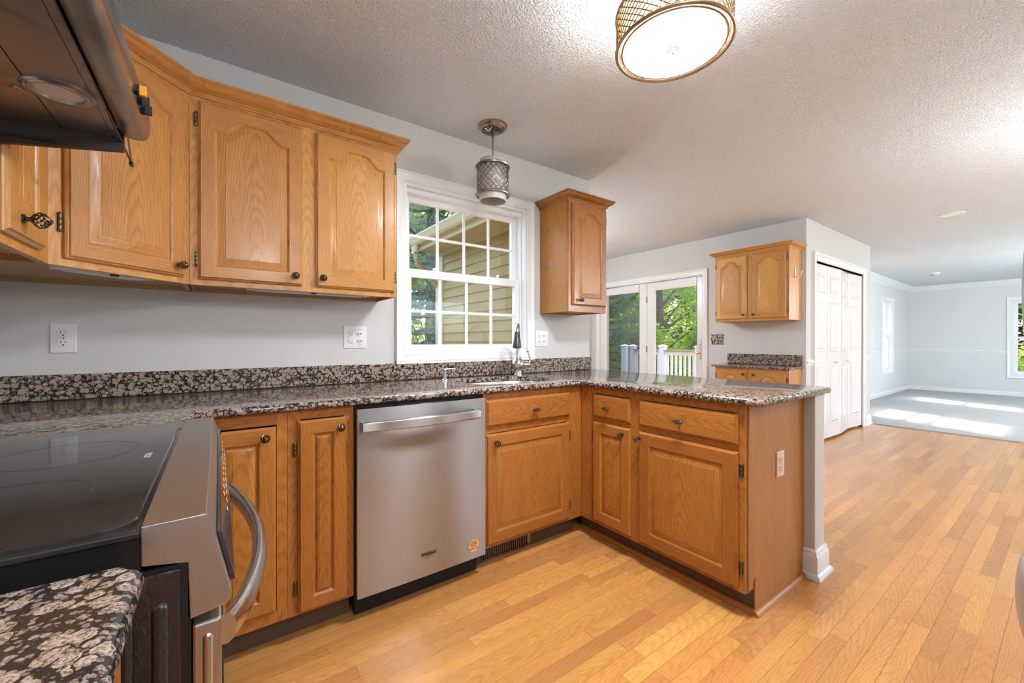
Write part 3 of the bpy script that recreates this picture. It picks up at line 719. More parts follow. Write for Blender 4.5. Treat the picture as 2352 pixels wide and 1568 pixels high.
# ============================================================ sink, faucet, soap pump
BOWL = plain('satin sink steel', (.62,.62,.63), .34, 1.0)
S = thing('sink', 'undermounted stainless steel sink bowl set into the granite below the window', 'sink', (1.365,1.985,.70))
mb = MB(); cx, cy = 1.365, 1.985
def sc_(k, z): return [(cx+(x-cx)*k, cy+(y-cy)*k, z) for x, y in sink_hole]
mb.loops([sc_(1.06,.8835), sc_(.985,.8835), sc_(.975,.880), sc_(.965,.83), sc_(.93,.745), sc_(.85,.722), sc_(.1,.718)], BOWL, cap1=True)
mb.build('bowl', S, smooth=True, ang=60)
mb = MB(); mb.lathe([(.045,.7195),(.042,.7215),(.03,.719),(0,.719)], (cx,cy,0), CHROME, n=24); mb.build('drain', S, smooth=True)
FA = thing('faucet', 'satin steel pull-down faucet with dark spray head and side lever, behind the sink', 'faucet', (1.63,2.20,.914))
mb = MB(); mb.lathe([(0,.914),(.024,.914),(.024,.918),(.0215,.921),(.021,.945),(.023,.955),(.031,.968),(.0355,.985),(.033,1.003),(.024,1.020),(.017,1.032),(.0145,1.05),(.0145,1.085),(0,1.085)], (1.63,2.20,0), CHROME, n=32)
mb.build('body', FA, smooth=True)
d = Vector((-.62,-.78,0)).normalized(); B0 = Vector((1.63,2.20,0)); path = []
for i in range(15):
    a = PI*i/14*.93; r = .058; path.append(B0 + d*(r-r*math.cos(a)) + Vector((0,0,1.185+r*math.sin(a)*1.12)))
path = [B0+Vector((0,0,1.03)), B0+Vector((0,0,1.11))] + path
mb = MB(); mb.tube(path, .0125, CHROME, n=16, upv=(-.78,.62,0)); mb.build('spout', FA, smooth=True)
e = path[-1]; dn = (path[-1]-path[-2]).normalized()
mb = MB(); mb.tube([e, e+dn*.008, e+dn*.03, e+dn*.07, e+dn*.098, e+dn*.104], [.0135,.0145,.0155,.020,.0225,.020], GREYPL, n=20, upv=(-.78,.62,0)); sh = mb.build('spray_head', FA, smooth=True)
mb = MB(); q = e+dn*.055; mb.tube([q+Vector((-.010,-.0165,.012)), q+Vector((-.012,-.0185,-.012))], .004, NICKEL, n=8); mb.build('spray_button', sh, smooth=True)
mb = MB(); mb.tube([(1.65,2.198,.985),(1.69,2.194,.985)], .0225, CHROME, n=20); mb.tube([(1.69,2.194,.985),(1.701,2.193,.985)], [.022,.017], CHROME, n=20)
mb.build('valve_housing', FA, smooth=True)
mb = MB(); mb.tube([(1.700,2.192,.985),(1.709,2.190,1.005),(1.700,2.186,1.035),(1.688,2.182,1.062)], [.006,.0055,.005,.0045], CHROME, n=10); mb.lathe([(0,-.008),(.0065,-.005),(.008,0),(.0065,.005),(0,.008)], (1.684,2.181,1.072), NICKEL, n=14); mb.build('lever', FA, smooth=True)
FA.scale = (1.22,1.22,1.0)
SP = thing('soap_dispenser', 'small satin steel soap pump on the worktop left of the sink', 'soap dispenser', (1.075,2.17,.914))
mb = MB(); mb.lathe([(0,.9142),(.018,.9142),(.0175,.918),(.0125,.922),(.0115,.945),(.0115,.965),(0,.966)], (1.075,2.17,0), CHROME, n=24); mb.build('body', SP, smooth=True)
mb = MB(); mb.lathe([(.006,.966),(.0145,.972),(.0145,.980),(.012,.983),(0,.984)], (1.075,2.17,0), CHROME, n=24); mb.tube([(1.08,2.165,.978),(1.12,2.135,.978),(1.128,2.13,.976)], [.005,.0045,.004], CHROME); mb.build('pump_head', SP, smooth=True)

# ============================================================ cabinets
OU = dict(v=OAK['z'], h=OAK['x']); OUy = dict(v=OAK['z'], h=OAK['y'])
OB = dict(v=OAKB['z'], h=OAKB['x']); OBy = dict(v=OAKB['z'], h=OAKB['y'])
def stile(root, F, a, b, v0, v1, m, t=.019):
    mb = MB(); mb.obox(F, a, b, v0, v1, -t, 0, m); return mb.build('stile', root, org=F((a+b)/2,(v0+v1)/2,0))
def rail(root, F, a, b, c, d, m, t=.019):
    mb = MB(); mb.obox(F, a, b, c, d, -t, -.0002, m); return mb.build('rail', root, org=F((a+b)/2,(c+d)/2,0))
def carcass(root, F, u0, u1, v0, v1, depth, stiles, rails, mats, top=True, side=OAKSIDE, t=.019, rebate=.0):
    """face frame: stiles [(u0,u1)], rails [(u0,u1,v0,v1)], box behind"""
    for a, b in stiles: stile(root, F, a, b, v0, v1, mats['v'], t)
    for a, b, c, d in rails: rail(root, F, a, b, c, d, mats['h'], t)
    mb = MB(); bz = v0+rebate
    mb.obox(F, u0, u0+.012, v0, v1, -depth, -t, side); mb.obox(F, u1-.012, u1, v0, v1, -depth, -t, side)
    mb.obox(F, u0+.012, u1-.012, bz, bz+.012, -depth, -t, OAKIN)
    if top: mb.obox(F, u0+.012, u1-.012, v1-.012, v1, -depth, -t, OAKIN)
    mb.obox(F, u0+.012, u1-.012, bz+.012, v1-.012, -depth, -depth+.008, OAKIN)
    if rebate: mb.obox(F, u0+.012, u1-.012, v0, v0+rebate+.001, -depth, -depth+.019, OAKIN)
    return mb.build('carcass', root)
# upper double cabinet left of window
T1 = thing('wall_cabinet', 'honey oak wall cabinet with two arched doors, left of the sink window', 'cabinet', (.3225,2.18,1.365), 'oak wall cabinets')
F = frame_xz(2.03)
carcass(T1, F, -.09,.735,1.365,2.12,.303, [(-.09,-.050),(.295,.372),(.705,.735)], [(-.05,.295,1.365,1.402),(.372,.705,1.365,1.402),(-.05,.295,2.075,2.12),(.372,.705,2.075,2.12)], OU, rebate=.018)
for u0,u1,kx,hs in ((-.064,.305,.274,-1),(.358,.724,.385,1)):
    c = ((u0+u1)/2,2.02,1.735); dr = door_panel(F, u0,u1,1.388,2.088,.052,OU,'door',T1,c)
    ball_knob(F, kx,1.428,.019,dr)
    for z in (2.015,1.465): hinge(F, u0-.007 if hs < 0 else u1+.005, z, 0, T1)
crown([(-.09,2.03),(.735,2.03),(.735,2.333)], 2.103, .055, .056, OAK['x'], T1)
# diagonal corner cabinet: local frame, origin at right end of its face, local x along the face to the right, local y into the corner
TD = thing('corner_wall_cabinet', 'honey oak diagonal corner wall cabinet with one arched door beside the range hood', 'cabinet', (-.0905,2.0295,1.365), 'oak wall cabinets', rz=PI/4)
FD = lambda u,v,n: (u, -n, v-1.365)
WD = .4384
stile(TD, FD, -WD+.0005, -WD+.045, 1.365,2.12, OAK['z']); stile(TD, FD, -.05,-.0005,1.365,2.12,OAK['z'])
rail(TD, FD, -WD+.045,-.05,1.365,1.402,OAK['x']); rail(TD, FD, -WD+.045,-.05,2.075,2.12,OAK['x'])
c45 = math.sqrt(.5)
def loc45(X, Y, Z): dx, dy = X+.0905, Y-2.0295; return (dx*c45+dy*c45, -dx*c45+dy*c45, Z-1.365)
pg = [(-.098,2.033),(-.098,2.331),(-.698,2.331),(-.698,1.729),(-.399,1.729)]
mb = MB(); lo = [loc45(x,y,1.383) for x,y in pg]; hi = [loc45(x,y,2.118) for x,y in pg]; mb.loops([lo,hi], OAKIN); mb.poly(lo, OAKIN); mb.poly(hi, OAKIN)
for a, b in ((pg[0],pg[1]),(pg[1],pg[2]),(pg[2],pg[3]),(pg[3],pg[4])):
    A, B = Vector(a), Vector(b); t = (B-A).normalized(); nn = Vector((-t.y,t.x))*.018
    q = [A, B, B+nn, A+nn]; l0 = [loc45(p.x,p.y,1.366) for p in q]; l1 = [loc45(p.x,p.y,1.384) for p in q]; mb.loops([l0,l1], OAKIN, cap0=True, cap1=True)
mb.build('carcass', TD)
cD = (-WD/2, -.01, .37)
du0, du1 = -WD+.040, -.030
dr = door_panel(FD, du0,du1,1.388,2.088,.052,OU,'door',TD,cD); ball_knob(FD, -.062,1.428,.019,dr)
for z in (2.015,1.492): hinge(FD, du0-.008, z, 0, TD)
mbp = [loc45(x,y,0)[:2] for x,y in [(-.395,1.7245),(-.0905,2.0295)]]
# crown pieces: joint with the neighbours is mitred at 22.5 degrees
def crown_seg(parent, p0, p1, d0, d1, z0, m, Lf):
    prof = [(0,0),(.004,0),(.006,.006),(.011,.010),(.011,.015),(.016,.019),(.030,.026),(.040,.036),(.045,.043),(.050,.046),(.050,.054),(0.0,.054)]
    mb = MB(); L = []
    for p, d in ((p0,d0),(p1,d1)): L.append([Lf(p[0]+d[0]*q[0]*1.1, p[1]+d[1]*q[0]*1.1, z0+q[1]*1.037) for q in prof])
    mb.loops(L, m); mb.poly(L[0], m); mb.poly(L[1], m); return mb.build('crown_moulding', parent, smooth=True, ang=50)
t225 = math.tan(math.radians(22.5))
bpy.data.objects.remove([c for c in T1.children if c.name.startswith('crown')][0], do_unlink=True)
Lw = lambda x,y,z: (x,y,z)
prof_d0 = (t225, -1.0)
mb = MB()
prof = [(0,0),(.004,0),(.006,.006),(.011,.010),(.011,.015),(.016,.019),(.030,.026),(.040,.036),(.045,.043),(.050,.046),(.050,.054),(0.0,.054)]
L = []
for (px,py),(dx,dy) in (((-.0905,2.03),(t225,-1)),((.735,2.03),(1,-1)),((.735,2.333),(1,0))):
    L.append([(px+dx*q[0]*1.1, py+dy*q[0]*1.1, 2.103+q[1]*1.037) for q in prof])
mb.loops(L, OAK['x']); mb.poly(L[0], OAK['x']); mb.poly(L[-1], OAK['x']); mb.build('crown_moulding', T1, smooth=True, ang=50)
crown_seg(TD, (-.395,1.725), (-.0905,2.0295), (1,-t225), (t225,-1), 2.103, OAK['x'], loc45)
# short cabinet between corner cabinet and hood
T3 = thing('wall_cabinet', 'narrow honey oak wall cabinet squeezed between the range hood and the corner cabinet', 'cabinet', (-.55,1.55,1.365), 'oak wall cabinets')
FL = frame_px(-.395)
carcass(T3, FL, 1.378,1.7235,1.365,2.12,.303,[(1.378,1.40),(1.62,1.7235)],[(1.40,1.62,1.365,1.402),(1.40,1.62,2.075,2.12)],OUy,rebate=.018)
dr = door_panel(FL,1.385,1.632,1.388,2.088,.05,OUy,'door',T3,(-.385,1.51,1.735)); ball_knob(FL,1.462,1.434,.019,dr,1.25)
mb = MB(); L = [[(-.395+d[0]*q[0]*1.1, p+d[1]*q[0]*1.1, 2.103+q[1]*1.037) for q in prof] for p, d in ((1.38,(1,0)),(1.7245,(1,-t225)))]
mb.loops(L, OAK['y']); mb.poly(L[0], OAK['y']); mb.poly(L[1], OAK['y']); mb.build('crown_moulding', T3, smooth=True, ang=50)
# narrow cabinet right of window
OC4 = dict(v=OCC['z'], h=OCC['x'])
T4 = thing('wall_cabinet', 'narrow oak single-door wall cabinet right of the sink window with clear hooks on its side', 'cabinet', (2.115,2.18,1.345), 'oak wall cabinets')
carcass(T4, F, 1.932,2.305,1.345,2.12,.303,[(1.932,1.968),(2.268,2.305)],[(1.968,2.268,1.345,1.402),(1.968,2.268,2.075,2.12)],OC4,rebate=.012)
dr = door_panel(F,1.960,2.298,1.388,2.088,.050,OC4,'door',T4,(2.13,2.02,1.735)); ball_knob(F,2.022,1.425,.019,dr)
for z in (2.015,1.45): hinge(F,2.302,z,0,T4)
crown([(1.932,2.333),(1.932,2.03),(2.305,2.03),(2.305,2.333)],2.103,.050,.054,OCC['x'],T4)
for i,(yy,zz) in enumerate(((2.25,1.93),(2.09,1.925),(2.24,1.685),(2.26,1.43))):
    H = thing('adhesive_hook', ['small clear adhesive hook high on the narrow cabinet side, nearest the window wall','small clear adhesive hook high on the narrow cabinet side, nearest the door edge','clear adhesive hook on a square film pad halfway down the narrow cabinet side','small clear adhesive hook low on the narrow cabinet side'][i],'hook',(1.932,yy,zz),'clear hooks on the narrow cabinet side')
    mb = MB(); w = .022 if i == 2 else .009; mb.box(1.9295,1.9317,yy-w,yy+w,zz-.026 if i==2 else zz-.02,zz+.026 if i==2 else zz+.02,CLEAR); mb.build('backing_plate', H, bevel=.0008)
    mb = MB(); mb.tube([(1.929,yy,zz+.012),(1.925,yy,zz-.004),(1.921,yy,zz-.014),(1.915,yy,zz-.014),(1.911,yy,zz-.003)], .0022, CLEAR, n=7); mb.build('hook_arm', H, smooth=True)
mb = MB()
pth = [(1.9315,2.048,1.790),(1.9312,2.075,1.790),(1.9312,2.078,1.770),(1.9312,2.078,1.745),(1.9312,2.062,1.742)]
mb.tube(pth, .0014, plain('dried adhesive', (.62,.45,.28), .6), n=5); mb.build('adhesive_residue', T4)
# far double cabinet on the patio door wall
T5 = thing('wall_cabinet', 'small oak double-door wall cabinet on the far wall beside the patio door', 'cabinet', (4.89,2.115,1.36), 'oak wall cabinets')
FX = frame_yz(4.73)
OF = {a: oak(a,'bright oak grain '+a, (.58,.285,.075), (.40,.17,.035), (.20,.07,.015), .25) for a in 'xyz'}
OFy = dict(v=OF['z'], h=OF['y'])
carcass(T5, FX,1.735,2.495,1.360,2.12,.316,[(1.735,1.768),(2.075,2.155),(2.458,2.495)],[(1.768,2.075,1.36,1.40),(2.155,2.458,1.36,1.40),(1.768,2.075,2.075,2.12),(2.155,2.458,2.075,2.12)],OFy,side=OF['z'])
for u0,u1,k,hh in ((1.757,2.090,2.062,1.750),(2.142,2.480,2.172,2.488)):
    dr = door_panel(FX,u0,u1,1.385,2.088,.055,OFy,'door',T5,(4.72,(u0+u1)/2,1.735)); ball_knob(FX,k,1.43,.019,dr,1.0)
    for z in (2.0,1.46): hinge(FX,hh,z,0,T5)
crown([(5.048,2.495),(4.73,2.495),(4.73,1.735),(5.048,1.735)],2.103,.055,.056,OF['y'],T5)
H = thing('hook', 'white curved plastic hook on the side of the small far wall cabinet', 'hook', (4.87,1.735,1.86))
mb = MB(); mb.obox(lambda u,v,n:(u,1.7348-n,v), 4.862,4.886,1.80,1.905,0,.006,PLASTIC); mb.build('backing_plate', H, bevel=.002)
mb = MB(); mb.tube([(4.874,1.728,1.815),(4.876,1.712,1.803),(4.882,1.692,1.812),(4.888,1.680,1.845),(4.890,1.677,1.865)], [.007,.006,.006,.005,.004], PLASTIC, n=8); mb.build('hook_arm', H, smooth=True)
# far base cabinet
T6 = thing('base_cabinet', 'small oak base cabinet with arched doors under the short far worktop', 'cabinet', (4.89,2.115,0), 'oak base cabinets')
carcass(T6, FX,1.735,2.495,.10,.842,.316,[(1.735,1.768),(2.075,2.155),(2.458,2.495)],[(1.768,2.075,.10,.14),(2.155,2.458,.10,.14),(1.768,2.075,.795,.842),(2.155,2.458,.795,.842)],OFy,side=OF['z'])
for u0,u1,k,hh in ((1.757,2.090,2.062,1.750),(2.142,2.480,2.172,2.488)):
    dr = door_panel(FX,u0,u1,.12,.815,.055,OFy,'door',T6,(4.72,(u0+u1)/2,.46)); ball_knob(FX,k,.775,.019,dr,1.0)
    for z in (.74,.20): hinge(FX,hh,z,0,T6)
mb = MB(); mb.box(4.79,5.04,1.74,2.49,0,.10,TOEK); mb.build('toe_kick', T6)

# base cabinets on the sink wall
F = frame_xz(1.725)
B1 = thing('corner_base_cabinet', 'oak corner base cabinet with an inset door, tucked behind the range oven handle', 'cabinet', (-.2,2.0,0), 'oak base cabinets')
stile(B1,F,-.055,-.045,.108,.884,OAKB['z']); stile(B1,F,.174,.2085,.108,.884,OAKB['z'])
rail(B1,F,-.045,.174,.108,.150,OAKB['x']); rail(B1,F,-.045,.174,.836,.884,OAKB['x'])
mb = MB(); mb.box(-.69,.2085,1.7445,2.325,.108,.883,BLACKM); mb.build('carcass', B1)
dr = door_panel(F,-.30+.255,.171,.154,.830,0,OB,'door',B1,(.06,1.71,.49),T=.016); ball_knob(F,.135,.797,.016,dr)
mb = MB(); mb.box(-.055,.2085,1.80,1.82,.0,.108,TOEK); mb.build('toe_kick', B1)
B2 = thing('base_cabinet', 'slim oak base cabinet with one tall narrow door, left of the dishwasher', 'cabinet', (.327,2.0,0), 'oak base cabinets')
carcass(B2, F,.2095,.4455,.108,.884,.60,[(.2095,.252),(.408,.4455)],[(.252,.408,.108,.150),(.252,.408,.846,.884)],OB)
dr = door_panel(F,.2415,.419,.118,.842,0,OB,'door',B2,(.33,1.71,.49),st=.050); ball_knob(F,.390,.806,.019,dr)
for z in (.735,.21): hinge(F,.233,z,0,B2)
mb = MB(); mb.box(.2095,.4455,1.80,1.82,0,.108,TOEK); mb.build('toe_kick', B2)
B3 = thing('sink_base_cabinet', 'oak sink cabinet with a long top drawer front over one door, right of the dishwasher', 'cabinet', (1.40,2.0,0), 'oak base cabinets')
carcass(B3, F,1.062,1.744,.108,.884,.60,[(1.062,1.098),(1.632,1.744)],[(1.098,1.632,.108,.145),(1.098,1.632,.680,.725),(1.098,1.632,.845,.884)],OB,top=False)
df = drawer_front(F,1.073,1.640,.715,.848,OAKB['x'],B3,(1.36,1.715,.78)); bar_knob(F,1.373,.778,.019,df)
dr = door_panel(F,1.073,1.640,.126,.677,0,OB,'door',B3,(1.36,1.715,.40),st=.058); ball_knob(F,1.125,.635,.019,dr)
for z in (.60,.20): hinge(F,1.648,z,0,B3)
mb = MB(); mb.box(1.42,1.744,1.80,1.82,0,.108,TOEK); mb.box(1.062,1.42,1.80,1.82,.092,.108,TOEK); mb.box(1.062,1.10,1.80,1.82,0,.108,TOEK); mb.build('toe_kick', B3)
V = thing('floor_vent', 'dark slotted heat register in the toe kick under the sink cabinet', 'vent', (1.26,1.80,.0))
mb = MB(); mb.box(1.102,1.418,1.797,1.803,.0,.010,NICKEL); mb.box(1.102,1.418,1.797,1.803,.080,.091,NICKEL); mb.box(1.400,1.418,1.797,1.803,.01,.08,NICKEL)
for i in range(24): x = 1.104+i*.0127; mb.box(x,x+.0045,1.797,1.803,.01,.08,NICKEL)
mb.build('grille', V)
mb = MB(); mb.box(1.102,1.418,1.806,1.81,0,.091,BLACKM); mb.build('duct_back', V)
# peninsula cabinets (faces -x)
FP = frame_yz(1.745)
B4 = thing('peninsula_cabinet', 'narrow oak peninsula cabinet, small drawer over slim door, next to the inner corner', 'cabinet', (2.0,1.53,0), 'oak base cabinets')
carcass(B4, FP,1.337,1.7235,.108,.884,.575,[(1.337,1.368),(1.612,1.7235)],[(1.368,1.612,.108,.145),(1.368,1.612,.68,.725),(1.368,1.612,.845,.884)],OBy)
df = drawer_front(FP,1.362,1.620,.715,.842,OAKB['y'],B4,(1.735,1.49,.78)); bar_knob(FP,1.500,.775,.019,df)
dr = door_panel(FP,1.361,1.620,.128,.686,0,OBy,'door',B4,(1.735,1.49,.40),st=.055); ball_knob(FP,1.405,.650,.019,dr)
for z in (.60,.20): hinge(FP,1.628,z,0,B4)
mb = MB(); mb.box(1.82,1.84,1.337,1.80,0,.108,TOEK); mb.tube([(1.822,1.79,.0),(1.822,1.337,.0)], .020, OAKB['y'], n=12); mb.build('toe_kick', B4, smooth=True)
B5 = thing('peninsula_cabinet', 'wide oak cabinet, one drawer over a big door, at the peninsula end', 'cabinet', (2.0,1.06,0), 'oak base cabinets')
carcass(B5, FP,.797,1.336,.108,.884,.575,[(.797,.838),(1.288,1.336)],[(.838,1.288,.108,.145),(.838,1.288,.68,.725),(.838,1.288,.845,.884)],OBy)
df = drawer_front(FP,.820,1.308,.715,.842,OAKB['y'],B5,(1.735,1.06,.78)); bar_knob(FP,1.075,.775,.019,df)
dr = door_panel(FP,.820,1.308,.126,.685,0,OBy,'door',B5,(1.735,1.06,.40),st=.060); ball_knob(FP,1.300,.650,.019,dr)
for z in (.612,.212): hinge(FP,.811,z,0,B5)
mb = MB(); mb.prism([(1.765,.884),(2.334,.884),(2.334,.0),(1.822,.0),(1.822,.16),(1.80,.135),(1.765,.108)],'y',.791,.7965,OAKSIDE)
mb.build('end_panel', B5)
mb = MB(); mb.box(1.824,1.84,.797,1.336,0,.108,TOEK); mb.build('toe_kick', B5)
mb = MB(); mb.tube([(1.822,1.336,.0),(1.822,.791,.0)], .021, OAKB['y'], n=12); mb.tube([(1.806,.791,.0),(2.325,.791,.0)], .021, OAKB['x'], n=12); mb.build('shoe_moulding', B5, smooth=True)
# near base cabinet (left of the range)
B6 = thing('base_cabinet', 'oak base cabinet barely seen under the near granite corner at bottom left', 'cabinet', (-.4,0,0), 'oak base cabinets')
FN = frame_px(-.097)
carcass(B6, FN,-.79,.582,.108,.884,.59,[(-.79,-.75),(.10,.15),(.545,.582)],[(-.75,.10,.108,.145),(.15,.545,.108,.145),(-.75,.10,.845,.884),(.15,.545,.845,.884)],OBy)
for a, b in ((-.765,.115),(.135,.557)): door_panel(FN,a,b,.13,.85,0,OBy,'door',B6,(-.08,(a+b)/2,.5))
mb = MB(); mb.box(-.17,-.15,-.79,.582,0,.108,TOEK); mb.build('toe_kick', B6)

# under-cabinet lights
def ucl(u0,u1,label,loc,rz,F,w):
    t = thing('under_cabinet_light', label, 'light', loc, 'white under-cabinet light strips', rz=rz)
    mb = MB(); mb.obox(F,u0,u1,0,.016,-.11,-.03,PLASTIC); mb.build('housing', t, bevel=.003)
    mb = MB(); mb.obox(F,u0+.03,u1-.03,-.004,0,-.10,-.045,plainW); mb.build('lens', t, bevel=.002)
    mb = MB(); mb.obox(F,(u0+u1)/2-.01,(u0+u1)/2+.01,-.006,.0,-.045,-.035,BLACK); mb.build('switch', t)
plainW = plain('milky lens', (.72,.72,.70), .4)
ucl(.10,.62,'white light strip under the double wall cabinet left of the window',(.36,2.03,1.366),0,lambda u,v,n:(u,2.04-n,1.3665+v),0)
ucl(-.36,-.10,'white light strip under the corner wall cabinet',(-.0905,2.0295,1.365),PI/4,lambda u,v,n:(u,-n+.002,.0015+v),0)

# ============================================================ dishwasher
DW = thing('dishwasher', 'stainless steel dishwasher with a bowed bar handle between oak cabinets', 'dishwasher', (.755,2.0,0))
F = frame_xz(1.69)
mb = MB(); x0,x1 = .4515,1.0555
pr = []
for k in range(13):
    t = k/12; pr.append((x0+(x1-x0)*t, .004*(1-(2*t-1)**2)))
front = [[(x,1.69-b,z) for x,b in pr] for z in (.105,.868)]
back = [[(x,1.725,z) for x,b in pr] for z in (.105,.868)]
mb.loops([back[0],front[0],front[1],back[1]], STEEL, closed=False)
for s in (0,-1): mb.face([front[0][s],front[1][s],back[1][s],back[0][s]], STEEL)
door = mb.build('door', DW, org=(.755,1.85,.5), smooth=True, ang=30)
def bow(x): return .030+.026*(1-((x-.7355)/.2725)**2)
pa = [x for x in [.463+.545*i/24 for i in range(25)]]
mb = MB(); L = []
for x in pa:
    b = bow(x); dz = -.010*(1-((x-.7355)/.2725)**2)*0
    L.append([(x,1.686-b,.779+dz),(x,1.686-b-.004,.783+dz),(x,1.686-b-.004,.817+dz),(x,1.686-b,.821+dz),(x,1.686-b+.012,.821+dz),(x,1.686-b+.012,.779+dz)])
mb.loops(L, STEEL, cap0=True, cap1=True)
for xa in (.463,1.008-.014): mb.box(xa,xa+.014,1.662,1.6885,.781,.819,STEEL)
mb.build('handle', door, bevel=.0015, smooth=True)
mb = MB(); mb.box(.4475,1.0595,1.73,2.30,.11,.882,BLACKM); mb.build('tub', DW)
mb = MB(); mb.box(.46,1.05,1.765,1.785,.0,.104,BLACKM); mb.box(.46,1.05,1.70,1.765,.095,.104,BLACKM); mb.build('kick_plate', DW)
text_mesh('Whirlpool', .021, plain('logo chrome', (.10,.085,.07), .3, .6), 'brand_lettering', door, basis((.757,1.6838,.203),(1,0,0),(0,0,1)), .001, True, .82)
sw = MB(); sw.tube([(.741,1.684,.183),(.748,1.684,.184),(.768,1.684,.203),(.778,1.684,.2165)], [.0006,.0012,.0012,.0005], NICKEL, n=6); sw.build('logo_swoosh', door)
ST = MB(); cS = (.987,.169); ST.loops([[(cS[0]+r*math.cos(2*PI*i/40),y,cS[1]+r*math.sin(2*PI*i/40)) for i in range(40)] for r,y in ((.0295,1.6865),(.0295,1.6858),(.0288,1.6856))], PAPER)
ST.poly([(cS[0]+.0288*math.cos(2*PI*i/40),1.6856,cS[1]+.0288*math.sin(2*PI*i/40)) for i in range(40)], PAPER)
stk = tag(ST.build('service_sticker', org=(.987,1.686,.169)), 'round orange service sticker on the lower right of the dishwasher', 'sticker')
for i,(tx,sz) in enumerate((('BOGUSTER',.0085),('PREFERRED',.0085),('SERVICE',.0085),('800-692-2261',.0085))):
    text_mesh(['MASTER','PREFERRED','SERVICE','800-692-2267'][i], sz, INK, 'sticker_text', stk, basis((.987,1.6854,[.186,.1765,.167,.154][i]),(1,0,0),(0,0,1)), .0001, True)
lm = MB(); lm.box(.961,1.013,1.6854,1.6857,.1610,.1614,INK); lm.build('sticker_line', stk)

# ============================================================ range
R_ = thing('range', 'slide-in stainless electric range with black glass top and bowed oven handle, at left', 'range', (-.35,1.01,0))
Y0, Y1, ZT = .622, 1.402, .933
side = [(-.072,ZT),(-.012,ZT+.001),(-.003,.905),(.0135,.830),(.013,.822),(.008,.817),(-.028,.811),(-.030,.880),(-.072,.888)]
mb = MB(); A = [(x,Y0,z) for x,z in side]; B = [(x,Y1,z) for x,z in side]; mb.loops([A,B], STEELY); mb.poly(A, STEELY); mb.poly(B, STEELY)
cp = mb.build('control_panel', R_, bevel=.0012)
# glass touch panel lying on the sloped front
n1 = Vector((.9765,0,.215)); 
def FC(u, s, n): b = Vector((-.003,0,.905)).lerp(Vector((.0135,0,.830)), s); q = b + n1*n; return (q.x, u, q.z)
mb = MB(); mb.obox(FC, .640,1.385, .04,.93, .0005,.0055, COOKG); g_ = mb.build('touch_panel', cp, bevel=.001)
mb = MB()
for i in range(22): mb.obox(FC, 1.30-i*.022,1.309-i*.022, .3+.25*(i%2),.38+.25*(i%2), .0055,.0058, PLASTIC)
mb.build('panel_markings', g_)
mb = MB(); mb.box(-.645,-.0725,Y0+.004,Y1-.004,.919,ZT-.006,COOKG); mb.build('cooktop_frame', R_, bevel=.002)
def rr(x0,x1,y0,y1,r,z,k=6):
    P = []
    for cx_,cy_,a0 in ((x1-r,y1-r,0),(x0+r,y1-r,90),(x0+r,y0+r,180),(x1-r,y0+r,270)):
        for i in range(k+1): a = math.radians(a0+90*i/k); P.append((cx_+r*math.cos(a),cy_+r*math.sin(a),z))
    return P
mb = MB(); L = [rr(-.630,-.078,Y0+.012,1.300,.03,ZT-.006), rr(-.630,-.078,Y0+.012,1.300,.03,ZT-.001), rr(-.628,-.080,Y0+.014,1.298,.028,ZT+.0005)]
mb.loops(L, COOKG); mb.poly(L[-1], COOKG); ck = mb.build('glass_cooktop', R_, smooth=True, ang=30)
mb = MB(); L = [rr(-.634,-.074,1.292,1.398,.008,ZT-.006), rr(-.634,-.074,1.292,1.398,.008,ZT-.0045)]; mb.loops(L, STEELY); mb.poly(L[-1], STEELY); mb.build('rear_edge_trim', R_)
text_mesh('ICON', .0135, plain('grey print', (.55,.55,.58), .5), 'brand_lettering', ck, basis((-.105,1.005,ZT+.0007),(0,1,0),(-1,0,0)), .0001, True, 1.1)
rg = plain('burner ring print', (.045,.04,.038), .2)
for bx,by,br in ((-.23,1.10,.10),(-.23,.82,.085),(-.48,1.10,.08),(-.48,.82,.10)):
    mb = MB(); mb.loops([[(bx+r*math.cos(2*PI*i/48),by+r*math.sin(2*PI*i/48),ZT+.0007) for i in range(48)] for r in (br,br+.0018)], rg); mb.build('burner_ring', ck)
mb = MB(); mb.box(-.66,-.073,Y0+.008,Y1-.002,.880,.918,BLACK); mb.box(-.66,-.030,Y0+.002,Y1-.002,.03,.880,BLACK); body = mb.build('oven_body', R_)
# embossed black side with vertical flutes
def flute(mb, Fq, u0,u1,v0,v1,m,n):
    def stad(d, nn):
        w = (u1-u0)/2-d; c = (u0+u1)/2; P = []
        for i in range(9): a = PI*i/8; P.append(Fq(c+w*math.cos(a), v1-(u1-u0)/2+w*math.sin(a), nn))
        for i in range(9): a = PI+PI*i/8; P.append(Fq(c+w*math.cos(a), v0+(u1-u0)/2+w*math.sin(a), nn))
        return P
    mb.loops([stad(0,.0002),stad(.002,-.0+n*.8),stad(.0035,n)], m); mb.poly(stad(.0035,n), m)
Fs = frame_xz(Y0+.002)
mb = MB(); mb.obox(Fs,-.64,-.036,.05,.876,0,.004,EMBOSS)
sidep = mb.build('side_panel', body, bevel=.002)
for i in range(6):
    mb = MB(); c = -.055-.030*i; flute(mb, lambda u,v,n: Fs(u,v,n+.004), c-.008,c+.008,.10,.842,EMBOSS,.005); mb.build('side_flute', sidep, smooth=True)
mb = MB(); mb.box(-.026,.003,Y0+.004,Y1-.004,.215,.800,STEELY); od = mb.build('oven_door', R_, bevel=.003)
mb = MB(); flute(mb, lambda u,v,n: (u,Y0+.004-n,v), -.016,-.006,.25,.785,STEELY,.0025); mb.build('door_flute', od, smooth=True)
mb = MB(); mb.box(-.034,-.027,Y0+.006,Y1-.006,.215,.812,BLACK); mb.build('door_gasket', od)
mb = MB(); mb.box(.003,.006,.72,1.30,.33,.66,COOKG); mb.build('oven_window', od)
mb = MB(); L = []
